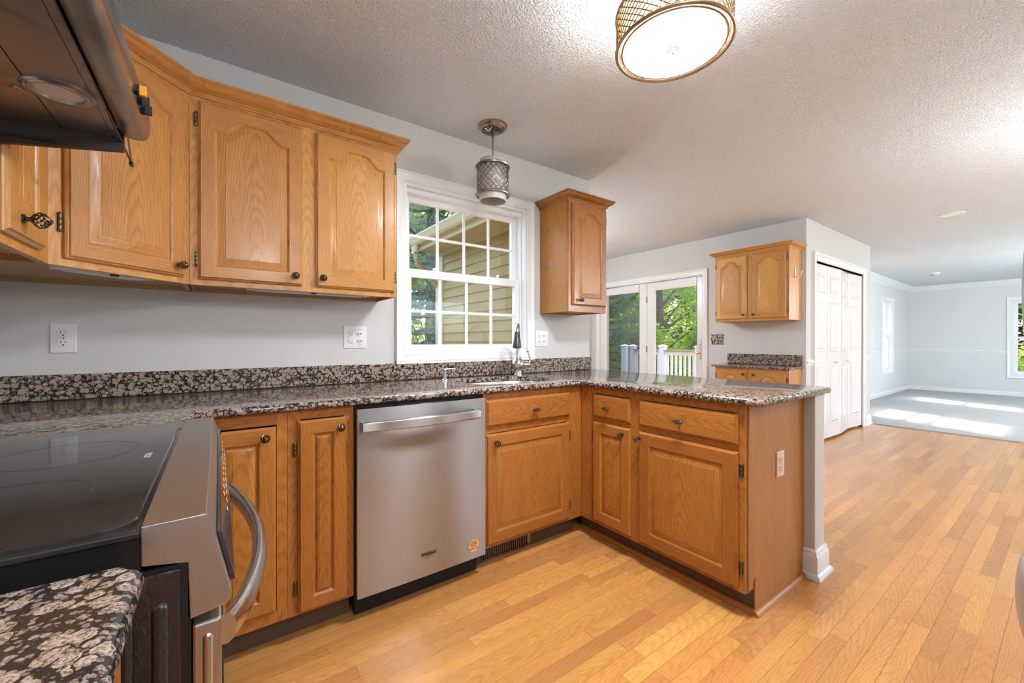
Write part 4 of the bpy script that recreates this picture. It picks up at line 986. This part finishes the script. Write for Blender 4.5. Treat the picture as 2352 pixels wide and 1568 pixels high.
for i in range(29):
    t = i/28; y = 1.335-.655*t; s = math.sin(PI*t); o_ = .004+.060*(s**.75 if s > 0 else 0); zc = .752-.012*s
    L.append([(.004+o_+.0125*math.cos(a)*(1 if True else 1), y, zc+.021*math.sin(a)) for a in [2*PI*k/14 for k in range(14)]])
mb.loops(L, STEELH, cap0=True, cap1=True); mb.build('oven_handle', od, smooth=True)
mb = MB(); mb.box(-.026,.002,Y0+.004,Y1-.004,.045,.208,STEELY); mb.build('storage_drawer', R_, bevel=.003)

# ============================================================ range hood
HD = thing('range_hood', 'dark smudged stainless range hood overhanging the range at top left', 'range hood', (-.42,.985,1.60))
HY0, HY1 = .60, 1.372
prof_h = [(-.698,1.72),(-.698,1.66),(-.24,1.668),(-.196,1.662),(-.190,1.647),(-.170,1.643),(-.158,1.6432),(-.150,1.646),(-.144,1.652),(-.1405,1.661),(-.139,1.672),(-.1385,1.69),(-.1405,1.71),(-.146,1.73),(-.157,1.748),(-.30,1.80),(-.698,1.82)]
mb = MB(); A = [(x,HY0,z) for x,z in prof_h]; B = [(x,HY1,z) for x,z in prof_h]; mb.loops([A,B], HOODM); mb.poly(A, HOODM); mb.poly(B, HOODM); hb = mb.build('hood_body', HD, smooth=True, ang=32)
SKIRT = plain('greasy dark skirt', (.030,.022,.018), .45)
mb = MB()   # dark skirt around the recess
for y0,y1 in ((HY0,HY0+.012),(HY1-.012,HY1)): mb.prism([(-.696,1.545),(-.385,1.573),(-.186,1.606),(-.186,1.660),(-.696,1.64)],'y',y0,y1,SKIRT)
mb.box(-.696,-.684,HY0+.012,HY1-.012,1.545,1.62,SKIRT); sk = mb.build('skirt', HD)
mb = MB(); mb.prism([(-.60,1.585),(-.30,1.592),(-.30,1.599),(-.60,1.592)],'y',HY1-.018,HY1-.012,BLACK); mb.build('skirt_rib', sk)
# underside cover in three strips with hairline gaps
zz = lambda x: 1.612+(x+.68)*.045
for i,(a,b) in enumerate(((-.682,-.292),(-.290,-.2055),(-.2045,-.193))):
    mb = MB(); mb.prism([(a,zz(a)),(b,zz(b)),(b,zz(b)+.008),(a,zz(a)+.008)],'y',HY0+.013,HY1-.013,HOODU); mb.build('underside_cover', HD)
zl = zz(-.25)
mb = MB(); mb.lathe([(.052,zl+.004),(.052,zl-.003),(.047,zl-.006),(.043,zl-.004),(.041,zl-.006),(.036,zl-.006),(.034,zl-.001)], (-.252,1.165,0), HOODM, n=36); lt = mb.build('hood_lamp', HD, smooth=True)
mb = MB(); mb.lathe([(.0345,zl-.002),(.02,zl-.003),(0,zl-.003)], (-.252,1.165,0), plain('grey lamp lens', (.60,.53,.53), .35), n=28); mb.build('lamp_lens', lt, smooth=True)
mb = MB(); mb.lathe([(.010,zl-.002),(.009,zl-.006),(.004,zl-.006),(0,zl-.004)], (-.312,1.19,0), NICKEL, n=14); mb.build('cover_latch', HD, smooth=True)
for i,(y,m) in enumerate(((1.150,ORANGE),(1.195,BLACK),(1.24,BLACK))):
    mb = MB(); mb.tube([(-.141,y,1.668),(-.133,y,1.668)], .011, BLACK, n=12); mb.box(-.134,-.122,y-.004,y+.004,1.658,1.678,m); mb.build('control_knob', HD, bevel=.001)
mb = MB(); mb.tube([(-.190,1.20,1.632),(-.1905,1.505,1.625)], .0022, BLACK, n=6); mb.tube([(-.1905,1.505,1.625),(-.182,1.372,1.660)], .0022, NICKEL, n=6); mb.box(-.1945,-.1865,1.492,1.510,1.618,1.628,BLACK)
mb.build('support_wire', HD)

# ============================================================ fridge (only the handles reach into the frame)
FR = thing('refrigerator', 'grey refrigerator whose curved handles show at the right edge', 'refrigerator', (1.35,-.37,0))
mb = MB(); mb.box(.88,1.82,-.74,-.07,.02,1.78,FRIDGEM); mb.build('cabinet_body', FR)
for a, b in ((.88,1.348),(1.352,1.82)):
    mb = MB(); mb.box(a,b,-.068,-.012,.74,1.78,FRIDGEM); d_ = mb.build('door', FR, bevel=.006)
    hx = b-.075 if a < 1 else a+.06
    if a < 1: hx = 1.27
    else: hx = 1.415
    mb = MB(); L = []
    for i in range(31):
        t = i/30; z = .83+.82*t; y = -.010+ (.072 if a < 1 else .075)*(1-(2*t-1)**2)
        L.append([(hx+.014*math.cos(q), y+.009*math.sin(q)-.004, z) for q in [2*PI*k/12 for k in range(12)]])
    mb.loops(L, FRIDGEM, cap0=True, cap1=True); mb.build('door_handle', d_, smooth=True)
mb = MB(); mb.box(.88,1.82,-.068,-.012,.05,.73,FRIDGEM); d_ = mb.build('freezer_drawer', FR, bevel=.006)
mb = MB(); L = []
for i in range(31):
    t = i/30; x = .95+.80*t; y = -.012+.083*(1-(2*t-1)**2)**.8
    L.append([(x, y+.012*math.cos(q)-.006, .652+.050*math.sin(q)) for q in [2*PI*k/16 for k in range(16)]])
mb.loops(L, FRIDGEM, cap0=True, cap1=True); mb.build('drawer_handle', d_, smooth=True)

# ============================================================ lights
def lattice(mb, c, R, z0, z1, N, cells, r, m):
    dth = 2*PI/N; H = (z1-z0)/cells
    for sgn in (1,-1):
        for j in range(N):
            path = []; S_ = int(cells*3)+1
            for i in range(S_):
                t = i/(S_-1); a = j*dth + sgn*dth*cells*t
                path.append((c[0]+(R+.0006*sgn)*math.cos(a), c[1]+(R+.0006*sgn)*math.sin(a), z0+(z1-z0)*t))
            mb.tube(path, r, m, n=4, caps=False)
def ring(mb, c, R, z, r, rz, m, n=72):
    mb.loops([[(c[0]+(R+r*math.cos(b))*math.cos(2*PI*i/n), c[1]+(R+r*math.cos(b))*math.sin(2*PI*i/n), z+rz*math.sin(b)) for i in range(n)] for b in [2*PI*k/10 for k in range(11)]], m)
CL = thing('ceiling_light', 'round lit drum ceiling light with bronze lattice sides, over the kitchen floor', 'ceiling light', (1.297,.8365,2.17))
c = (1.297,.8365); R = .190; zb, zt = 2.172, 2.302
mb = MB(); ring(mb, c, R, zb+.004, .007, .006, FIXT); ring(mb, c, R, zt-.004, .007, .006, FIXT); mb.build('rim', CL, smooth=True)
mb = MB(); lattice(mb, c, R, zb+.006, zt-.006, 44, 5.5, .0023, FIXT); mb.build('lattice', CL, smooth=True)
mb = MB(); mb.lathe([(R-.014,zb+.004),(R-.014,zt-.004)], (*c,0), SHADE, n=72); mb.build('shade', CL, smooth=True)
DIFF = emit('glowing glass diffuser', (.90,.95,1), 29.0*LAMP)
mb = MB(); mb.lathe([(R-.014,zb+.006),(R-.017,zb+.001),(R-.022,zb+.002)], (*c,0), FIXT, n=72); mb.build('diffuser_rim', CL, smooth=True)
mb = MB(); mb.lathe([(R-.016,zb+.006),(R-.020,zb+.002),(.12,zb-.003),(.05,zb-.005),(0,zb-.005)], (*c,0), DIFF, n=64); mb.build('diffuser', CL, smooth=True)
mb = MB(); mb.lathe([(R-.018,zb+.012),(0,zb+.012)], (*c,0), TRIM, n=48); mb.build('uplight_block', CL)  # added disc that stops the diffuser shining up into the drum
mb = MB(); mb.lathe([(0,zb-.020),(.005,zb-.019),(.006,zb-.012),(.011,zb-.010),(.022,zb-.008),(.024,zb-.0055),(0,zb-.0052)], (*c,0), plain('white finial', (.55,.55,.56), .4), n=24); mb.build('finial', CL, smooth=True)
mb = MB(); mb.lathe([(0,zt-.02),(.012,zt-.02),(.012,HC-.03),(.06,HC-.025),(.065,HC-.004),(.065,HC-.0005),(0,HC-.0005)], (*c,0), FIXT, n=32)
for k in range(3):
    a = 2*PI*k/3+.4; mb.tube([(c[0],c[1],zt-.01),(c[0]+(R-.004)*math.cos(a),c[1]+(R-.004)*math.sin(a),zt-.004)], .003, FIXT)
mb.build('canopy', CL, smooth=True)
def bulb(loc, power, parent, r=.04, col=(1,.93,.84), name='bulb'):
    l = bpy.data.lights.new(name, 'POINT'); l.energy = power; l.shadow_soft_size = r; l.color = col
    o = bpy.data.objects.new(name, l); COL.objects.link(o); o.parent = parent; o.location = Vector(loc)-ORG[parent.name]; return o
bulb((c[0]-.05,c[1],zt-.05), 1.7*LAMP, CL, .05, (.9,.95,1)); bulb((c[0]+.05,c[1]+.03,zt-.05), 1.7*LAMP, CL, .05, (.9,.95,1))
# pendant over the sink (off)
PN = thing('pendant_light', 'small unlit pendant with a bronze diamond lattice over frosted glass, above the sink', 'pendant light', (1.352,2.08,1.985))
c = (1.352,2.08)
mb = MB(); mb.lathe([(0,HC-.0005),(.088,HC-.0005),(.089,HC-.006),(.080,HC-.012),(.076,HC-.022),(.068,HC-.026),(.064,HC-.022),(.060,HC-.027)], (*c,0), NICKEL, n=40); cn = mb.build('canopy', PN, smooth=True, ang=60)
mb = MB(); mb.lathe([(.060,HC-.026),(.03,HC-.031),(.012,HC-.033),(.010,HC-.045),(0,HC-.045)], (*c,0), BRONZE, n=32)
for j in range(16):
    a = 2*PI*j/16; mb.tube([(c[0]+r*math.cos(a+b), c[1]+r*math.sin(a+b), HC-.030-.004*math.sin(PI*k/5)) for k,(r,b) in enumerate([(.058-.009*k_, .10*k_) for k_ in range(6)])], .0022, NICKEL, n=5)
mb.build('canopy_filigree', cn, smooth=True)
mb = MB(); mb.lathe([(0,HC-.04),(.0075,HC-.04),(.0075,HC-.075),(.005,HC-.076),(.005,2.235),(0,2.235)], (*c,0), NICKEL, n=16); mb.build('stem', PN, smooth=True)
mb = MB(); mb.lathe([(.006,2.242),(.055,2.241),(.080,2.232),(.082,2.215),(.082,1.992),(.080,1.986),(.077,1.987),(.077,2.21),(.05,2.232),(.006,2.236)], (*c,0), FROST, n=48); mb.build('glass_shade', PN, smooth=True)
mb = MB(); lattice(mb, c, .0935, 2.030, 2.196, 18, 5.0, .0024, NICKEL); mb.build('lattice', PN, smooth=True)
for z in (2.198,2.028):
    mb = MB(); mb.lathe([(.084,z+.006),(.100,z+.004),(.106,z-.002),(.104,z-.008),(.098,z-.008),(.096,z-.002),(.084,z+.001),(.084,z+.006)], (*c,0), NICKEL, n=48); mb.build('rim', PN, smooth=True)
# recessed light, smoke alarm
RL = thing('recessed_light', 'white round recessed ceiling light in the open area near the living room', 'recessed light', (6.12,.77,HC))
mb = MB(); mb.lathe([(.066,HC-.0025),(.070,HC-.006),(.098,HC-.004),(.100,HC-.0005)], (6.12,.77,0), TRIM, n=48); mb.build('trim_ring', RL, smooth=True)
mb = MB(); mb.lathe([(.067,HC-.003),(.05,HC-.0018),(.03,HC-.0012),(0,HC-.001)], (6.12,.77,0), emit('dim recessed lamp', (1,.90,.72), .36), n=40); mb.build('lamp', RL, smooth=True)
SA = thing('smoke_alarm', 'small white and dark round alarm on the living room ceiling', 'smoke alarm', (10.9,1.60,HC-.03))
mb = MB(); mb.lathe([(0,HC-.065),(.05,HC-.063),(.085,HC-.05),(.09,HC-.03),(.09,HC-.02)], (10.9,1.60,0), PLASTIC, n=32); mb.build('housing', SA, smooth=True)
mb = MB(); mb.lathe([(0,HC-.070),(.028,HC-.068),(.03,HC-.062)], (10.9,1.63,0), SLOT, n=20); mb.build('sensor', SA, smooth=True)
def globe(x, y, z, label, power, drop=.30):  # unseen globes added as fill light for the rooms
    t = thing('fill_globe', label, 'ceiling light', (x,y,z-drop), 'added frosted globe fill lights')
    mb = MB(); mb.lathe([(0,z-.0005),(.06,z-.0005),(.06,z-.015),(.01,z-.025),(.008,z-drop+.09),(.03,z-drop+.085),(0,z-drop+.08)], (x,y,0), NICKEL, n=24); mb.build('stem', t, smooth=True)
    mb = MB(); zc = z-drop; mb.lathe([(.10*math.sin(PI*k/16), zc-.10*math.cos(PI*k/16)) for k in range(17)], (x,y,0), emit('lit globe glass', (.86,.93,1), power), n=28); mb.build('globe_glass', t, smooth=True)
globe(2.9,3.9,HC,'added frosted globe fill light, out of view over the breakfast corner by the patio door',30*LAMP, .42)
globe(5.6,-1.7,HC,'added frosted globe fill light, out of view in the open room right of the kitchen',54*LAMP, .55)
globe(4.0,-.45,HC,'added frosted globe fill light, out of view past the refrigerator in the open room',30*LAMP, .60)
globe(.35,-.45,HC,'added frosted globe fill light, out of view near the refrigerator',19*LAMP, .55)
globe(9.6,-1.2,HC-.02,'added frosted globe fill light, out of view in the carpeted living room',120*LAMP, .55)

# ============================================================ outlets and switches
def outlet(label, F, u, v, w, h, m, kind, grp=None, nm='wall_outlet'):
    t = thing(nm, label, 'outlet', F(u,v,0), grp); mb = MB(); plate_base(mb, F, u-w/2,u+w/2,v-h/2,v+h/2,m); mb.build('cover_plate', t, smooth=True, ang=30)
    if kind == 'duplex': duplex(F, u, v, t, m)
    elif kind == 'combo': decor(F, u-.023, v, t, m); combo(F, u+.023, v, t, m)
    return t
Fw = frame_xz(2.3348)
outlet('white duplex outlet on the wall behind the range end of the worktop', Fw, -.494,1.155,.072,.117,PLASTIC,'duplex')
t = outlet('white double plate with an outlet and two small switches left of the window', Fw, .6125,1.163,.122,.122,PLASTIC,'combo')
for tx, dz in (('DISPOSAL',.043),('LIGHT',-.043)): text_mesh(tx, .006, SLOT, 'engraved_text', t, basis((.6355,2.3285,1.163+dz),(1,0,0),(0,0,1)), .0001)
outlet('white double plate with an outlet and switches right of the window, under the narrow cabinet', Fw, 1.948,1.160,.116,.116,PLASTIC,'combo')
outlet('almond duplex outlet on the end panel of the peninsula', frame_xz(.7907), 2.055,.591,.073,.114,ALMOND,'duplex')
outlet('white outlet low on the far living room wall under the chair rail', frame_yz(13.1998), 2.0,.40,.10,.13,PLASTIC,'duplex')
outlet('white outlet low on the living room window wall behind the closet', frame_xz(2.3598), 10.35,.40,.09,.13,PLASTIC,'duplex')
g = G('black and cream marbled plate'); nz = g.noise(g.obj(), 42, 4, .6, 1.5).outputs[0]; n2 = g.noise(g.obj(), 30, 2, .5, 2).outputs[0]
MARB = g.pbr(g.mix(g.ss(n2,.52,.58), g.mix(g.ss(nz,.50,.56), (.018,.014,.010), (.62,.56,.48)), (.40,.24,.09)), .25)
t = thing('switch_plate', 'black and cream marbled triple switch plate between the patio door and the small cabinet', 'switch', (5.05,2.639,1.16))
mb = MB(); plate_base(mb, frame_yz(5.0498), 2.558,2.720,1.095,1.226,MARB); mb.build('cover_plate', t, smooth=True, ang=30)
for dy in (-.046,0,.046):
    mb = MB(); mb.box(5.032,5.0438,2.639+dy-.004,2.639+dy+.004,1.158,1.172,PLASTIC); mb.build('toggle', t, bevel=.001)

# ============================================================ outdoors
def outdoors():
    GZ = -1.0
    mb = MB(); mb.box(-30,50,4.9,60,GZ-.2,GZ,GRASS); mb.box(13.4,50,-30,4.9,GZ-.2,GZ,GRASS); mb.box(-30,-1,-30,4.9,GZ-.2,GZ,GRASS); mb.box(-1,13.4,-30,-3.5,GZ-.2,GZ,GRASS); mb.box(-1,2.3,2.5,4.9,GZ-.2,GZ,GRASS); mb.box(5.2,13.4,2.52,4.9,GZ-.2,GZ,GRASS)
    struct(mb.build('ground'))
    # siding on the breakfast bump-out
    mb = MB(); x0 = 2.314; H = .108; z = GZ+.3
    while z < 2.24:
        z1 = min(z+H, 2.245)
        mb.add([(x0-.022,2.48,z),(x0-.022,4.70,z),(x0-.006,4.70,z1),(x0-.006,2.48,z1),(x0-.004,2.48,z),(x0-.004,4.70,z)], [(0,1,2,3),(0,4,5,1)], SIDING); z += H
    struct(mb.build('wall_siding_outside'))
    mb = MB(); mb.box(2.285,2.315,4.68,4.875,GZ,2.245,TRIMT); struct(mb.build('trim_corner_post'))
    E_ = thing('roof_eave', 'tan roof eave with soffit boards and fascia over the siding outside the window', 'eave', (2.1,3.6,2.25))
    mb = MB(); mb.box(1.95,2.34,2.48,4.78,2.246,2.256,SOFF)
    for i in range(3): mb.box(1.95+.13*i,1.954+.13*i,2.48,4.78,2.2445,2.247,TRIMT)
    mb.build('soffit', E_)
    mb = MB(); mb.box(1.93,1.95,2.48,4.80,2.205,2.345,TRIMT); mb.build('fascia', E_, bevel=.003)
    mb = MB(); mb.box(2.27,2.31,2.48,4.78,2.215,2.246,SOFF); mb.build('soffit_channel', E_)
    RF = thing('roof', 'brown shingle roof over the breakfast bump-out', 'roof', (3.7,3.6,2.6))
    mb = MB(); a = [(1.90,2.36),(3.75,3.25),(5.7,2.36),(5.7,2.33),(3.75,3.20),(1.90,2.33)]
    mb.prism(a,'y',2.48,4.95,plain('brown shingles', (.10,.08,.065), .9, bump=.5, bscale=40)); mb.build('shingles', RF)
    GT = thing('gutter', 'cream rain gutter along the eave outside the window, with a downspout', 'gutter', (1.86,3.6,2.3))
    mb = MB(); gp = [(1.93,2.345),(1.93,2.262),(1.865,2.255),(1.845,2.275),(1.828,2.32),(1.820,2.335),(1.820,2.350),(1.828,2.350),(1.84,2.32),(1.855,2.285),(1.87,2.268),(1.922,2.272),(1.922,2.345)]
    mb.prism(gp,'y',2.48,4.62,TRIMT); mb.build('trough', GT)
    mb = MB()
    def ribbed(P, w, d_):
        for k in range(len(P)-1):
            A, B = Vector(P[k]), Vector(P[k+1]); n_ = max(2, int((B-A).length/.02)); pts = [A.lerp(B, i/n_) for i in range(n_+1)]
            mb.tube(pts, [w*(1 if i % 2 else .93) for i in range(n_+1)], SOFF, n=12, ry=d_)
    ribbed([(1.88,4.53,2.262),(1.88,4.53,2.17),(1.895,4.56,2.12),(1.93,4.62,2.07)], .036, .03)
    mb.tube([(1.93,4.62,2.07),(2.40,4.93,1.80)], .036, SOFF, n=12, ry=.03); mb.tube([(2.40,4.93,1.80),(2.43,4.93,1.72),(2.43,4.93,GZ+.05)], .036, SOFF, n=12, ry=.03)
    mb.build('downspout', GT, smooth=True)
    # deck
    DK = thing('deck', 'grey deck boards outside the patio door', 'deck', (6.3,4.4,-.1))
    mb = MB()
    for i in range(15): mb.box(5.20+i*.14,5.334+i*.14,2.6,6.0,-.09,-.05,DECKT)
    mb.build('deck_boards', DK)
    mb = MB(); mb.box(5.2,7.3,2.62,2.66,-.25,-.09,DECKW); mb.box(7.26,7.3,2.62,6.0,-.25,-.09,DECKW); mb.build('joist', DK)
    def post(x, y, label, h=1.02):
        t = thing('deck_post', label, 'post', (x,y,-.05), 'white deck posts')
        mb = MB(); mb.box(x-.055,x+.055,y-.055,y+.055,GZ if h > 1.1 else -.05,h,DECKW); mb.build('sleeve', t, bevel=.004)
        mb = MB(); mb.box(x-.07,x+.07,y-.07,y+.07,h,h+.018,DECKW); mb.add([(x-.07,y-.07,h+.018),(x+.07,y-.07,h+.018),(x+.07,y+.07,h+.018),(x-.07,y+.07,h+.018),(x,y,h+.05)],[(0,1,4),(1,2,4),(2,3,4),(3,0,4)],DECKW); mb.build('post_cap', t)
    post(7.2,5.80,'white deck post beyond the stair gap, seen through the left pane')
    post(7.2,5.58,'white capped deck post at the left end of the railing, seen through the left pane')
    post(7.2,4.86,'white capped deck post in the middle of the right door pane')
    post(7.2,4.10,'white capped deck post at the right edge of the right door pane')
    post(7.2,3.35,'white capped deck post hidden beyond the right door jamb'); 
    for (ya, yb), lb in zip(((4.917,5.523),(4.157,4.803),(3.407,4.043)), ('short white baluster railing left of the middle deck post','white baluster railing right of the middle deck post','white baluster railing beyond the right edge of the door pane')):
        t = thing('deck_railing', lb, 'railing', (7.2,(ya+yb)/2,.0), 'white deck railing sections')
        mb = MB(); mb.box(7.175,7.225,ya,yb,.86,.935,DECKW); mb.build('top_rail', t, bevel=.004)
        mb = MB(); mb.box(7.13,7.27,ya,yb,.937,.965,DECKT); mb.build('drink_rail', t, bevel=.003)
        mb = MB(); mb.box(7.18,7.22,ya,yb,.05,.10,DECKW); mb.build('bottom_rail', t, bevel=.003)
        k = int((yb-ya)/.083); bal = None
        for i in range(k):
            y = ya+(yb-ya)*(i+.5)/k
            if bal is None:
                mb = MB(); mb.box(7.183,7.217,y-.017,y+.017,.10,.86,DECKW); bal = mb.build('baluster', t); y0 = y
            else:
                b = bal.copy(); COL.objects.link(b); b.location = bal.location + Vector((0,y-y0,0))
    # trees
    rnd = random.Random(3)
    def leaf_cloud(name, n, blobs, size, m, parent):
        vs = []; fs = []
        for _ in range(n):
            bx,by,bz,br = rnd.choice(blobs)
            d = Vector((rnd.gauss(0,1),rnd.gauss(0,1),rnd.gauss(0,1))).normalized(); rr = br*(rnd.random()**.28)
            p = Vector((bx,by,bz))+d*rr
            a = Vector((rnd.gauss(0,1),rnd.gauss(0,1),rnd.gauss(0,.5))).normalized(); b = a.cross(Vector((rnd.gauss(0,.5),rnd.gauss(0,.5),1))).normalized(); s_ = size*rnd.uniform(.6,1.25)
            k = len(vs); vs += [p-a*s_, p-a*s_*.1+b*s_*.55, p+a*s_, p-a*s_*.1-b*s_*.55]; fs.append((k,k+1,k+2,k+3))
        me = bpy.data.meshes.new(name); me.from_pydata([tuple(v) for v in vs], [], fs); me.materials.append(m)
        o = bpy.data.objects.new(name, me); COL.objects.link(o); o.parent = parent; ORG[o.name] = ORG[parent.name]; return o
    def crown(h, r, n, z0=.15):
        B = []
        for i in range(n):
            t = rnd.random(); z = h*(z0+(1-z0)*t); w = r*math.sin(PI*min(1,(.22+.75*t)))
            a = rnd.random()*2*PI; B.append((w*math.cos(a)*rnd.uniform(.3,1), w*math.sin(a)*rnd.uniform(.3,1), z, rnd.uniform(.35,.8)*r*.42))
        return B
    def bark(parent, h, r, brs):
        mb = MB(); O = ORG[parent.name]
        mb.tube([O+Vector((0,0,0)),O+Vector((.05,.03,h*.4)),O+Vector((-.04,.05,h*.8))],[r,r*.75,r*.25],BARK,n=10)
        for i in range(brs):
            a = rnd.random()*2*PI; z = h*rnd.uniform(.2,.7); L = h*.25
            mb.tube([O+Vector((0,0,z)),O+Vector((math.cos(a)*L*.5,math.sin(a)*L*.5,z+L*.35)),O+Vector((math.cos(a)*L,math.sin(a)*L,z+L*.6))],[r*.35,r*.2,r*.06],BARK,n=6)
        return mb.build('trunk', parent, smooth=True)
    def place(t, loc, rz, label, sc_=1.0):
        o = t.copy(); COL.objects.link(o); o.location = loc; o.rotation_euler = (0,0,rz); o.scale = (sc_,)*3; o['label'] = label
        for ch in t.children:
            c = ch.copy(); COL.objects.link(c); c.parent = o
        return o
    A = thing('leafy_tree', 'bright green leafy tree filling the right patio door pane', 'tree', (0,0,0), 'trees beyond the deck')
    leaf_cloud('foliage', 30000, crown(7.4,3.0,60,.05), .105, LEAF, A); bark(A, 7.0, .20, 12); A.location = (13.6,9.3,GZ)
    place(A, (19.6,6.6,GZ), 2.0, 'leafy tree beyond the lawn to the east', 1.05)
    place(A, (18.2,13.6,GZ), 4.1, 'leafy tree behind the pine, seen through the left patio door pane', 1.1)
    place(A, (18.6,.2,GZ), 1.0, 'yellow-green leafy tree outside the far right living room window', .95)
    place(A, (18.0,-6.2,GZ), 3.3, 'leafy tree southeast of the living room', 1.0)
    place(A, (6.8,14.2,GZ), 1.6, 'very tall leafy tree added north of the kitchen as a sun block, behind the pines', 2.0)  # added to keep direct sun off the sink window and patio door
    S2 = thing('shade_tree', 'dense tree with shade put into its dark leaf colour, behind the bright leafy tree', 'tree', (0,0,0), 'dark trees in the background')
    leaf_cloud('foliage', 16000, crown(11,5.0,70,.0), .26, DARKL, S2); bark(S2, 10, .3, 8); S2.location = (27,14,GZ)
    for (x,y,r_), lb in zip(((17,24,1),(28.5,3.5,2),(-6,18,5),(27,-7,.5)), ('dark tree far behind the pines to the northeast','dark tree far east of the patio','dark tree to the northwest','dark tree to the southeast')):
        place(S2, (x,y,GZ), r_, lb)
    # white pines
    def pine(h, r, seed):
        rnd2 = random.Random(seed); vs = []; fs = []; mb = MB()
        mb.tube([(0,0,0),(.03,.02,h*.5),(0,0,h)],[.16,.10,.02],BARK,n=8)
        def tuft(p, ax, L):
            for _ in range(22):
                d = (ax + Vector((rnd2.gauss(0,.62),rnd2.gauss(0,.62),rnd2.gauss(0,.62)))).normalized(); w = d.cross(Vector((rnd2.gauss(0,1),rnd2.gauss(0,1),rnd2.gauss(0,1)))).normalized()*.0042
                k = len(vs); q = p+d*L*rnd2.uniform(.7,1.1)+Vector((0,0,-.015)); vs.extend([p-w,p+w,q]); fs.append((k,k+1,k+2))
        z = .35
        while z < h-.3:
            for j in range(7):
                a = rnd2.random()*2*PI; L = r*(1-z/h)**.75*rnd2.uniform(.75,1.1)+.25
                d = Vector((math.cos(a),math.sin(a),0)); P = [Vector((0,0,z))+d*L*t+Vector((0,0,-.10*L*math.sin(PI*t)+.20*L*t*t)) for t in (0,.25,.5,.75,1)]
                mb.tube(P,[.03,.022,.015,.01,.005],BARK,n=5)
                m_ = int(L*9)
                for k in range(m_):
                    t = .2+.8*k/m_; p = Vector((0,0,z))+d*L*t+Vector((0,0,-.10*L*math.sin(PI*t)+.20*L*t*t))
                    sd_ = Vector((-d.y,d.x,0))*(1 if k % 2 else -1); l2 = (1-t)*L*.45+.16
                    for q in range(3):
                        pp = p+(sd_*.8+d*.5).normalized()*l2*(q+1)/3+Vector((0,0,rnd2.uniform(-.05,.07))); tuft(pp, (sd_*.6+d*.6+Vector((0,0,.45))).normalized(), .125)
                tuft(P[-1], d+Vector((0,0,.4)), .14)
            z += .26
        return vs, fs, mb
    PT = thing('pine_tree', 'blue-green pine filling the left side of the sink window view', 'tree', (0,0,0), 'long-needled pines')
    vs, fs, mb = pine(6.6, 2.1, 5); mb.build('trunk', PT, smooth=True)
    me = bpy.data.meshes.new('needles'); me.from_pydata([tuple(v) for v in vs], [], fs); me.materials.append(PINE)
    o = bpy.data.objects.new('needles', me); COL.objects.link(o); o.parent = PT
    PT.location = (3.85,8.5,GZ); PT.scale = (1.12,)*3
    place(PT, (-.6,9.4,GZ), 2.2, 'pine left of the near pine, beyond the sink window', 1.05)
    place(PT, (9.2,8.3,GZ), 1.1, 'pine filling the dim left patio door pane', .86)
outdoors()
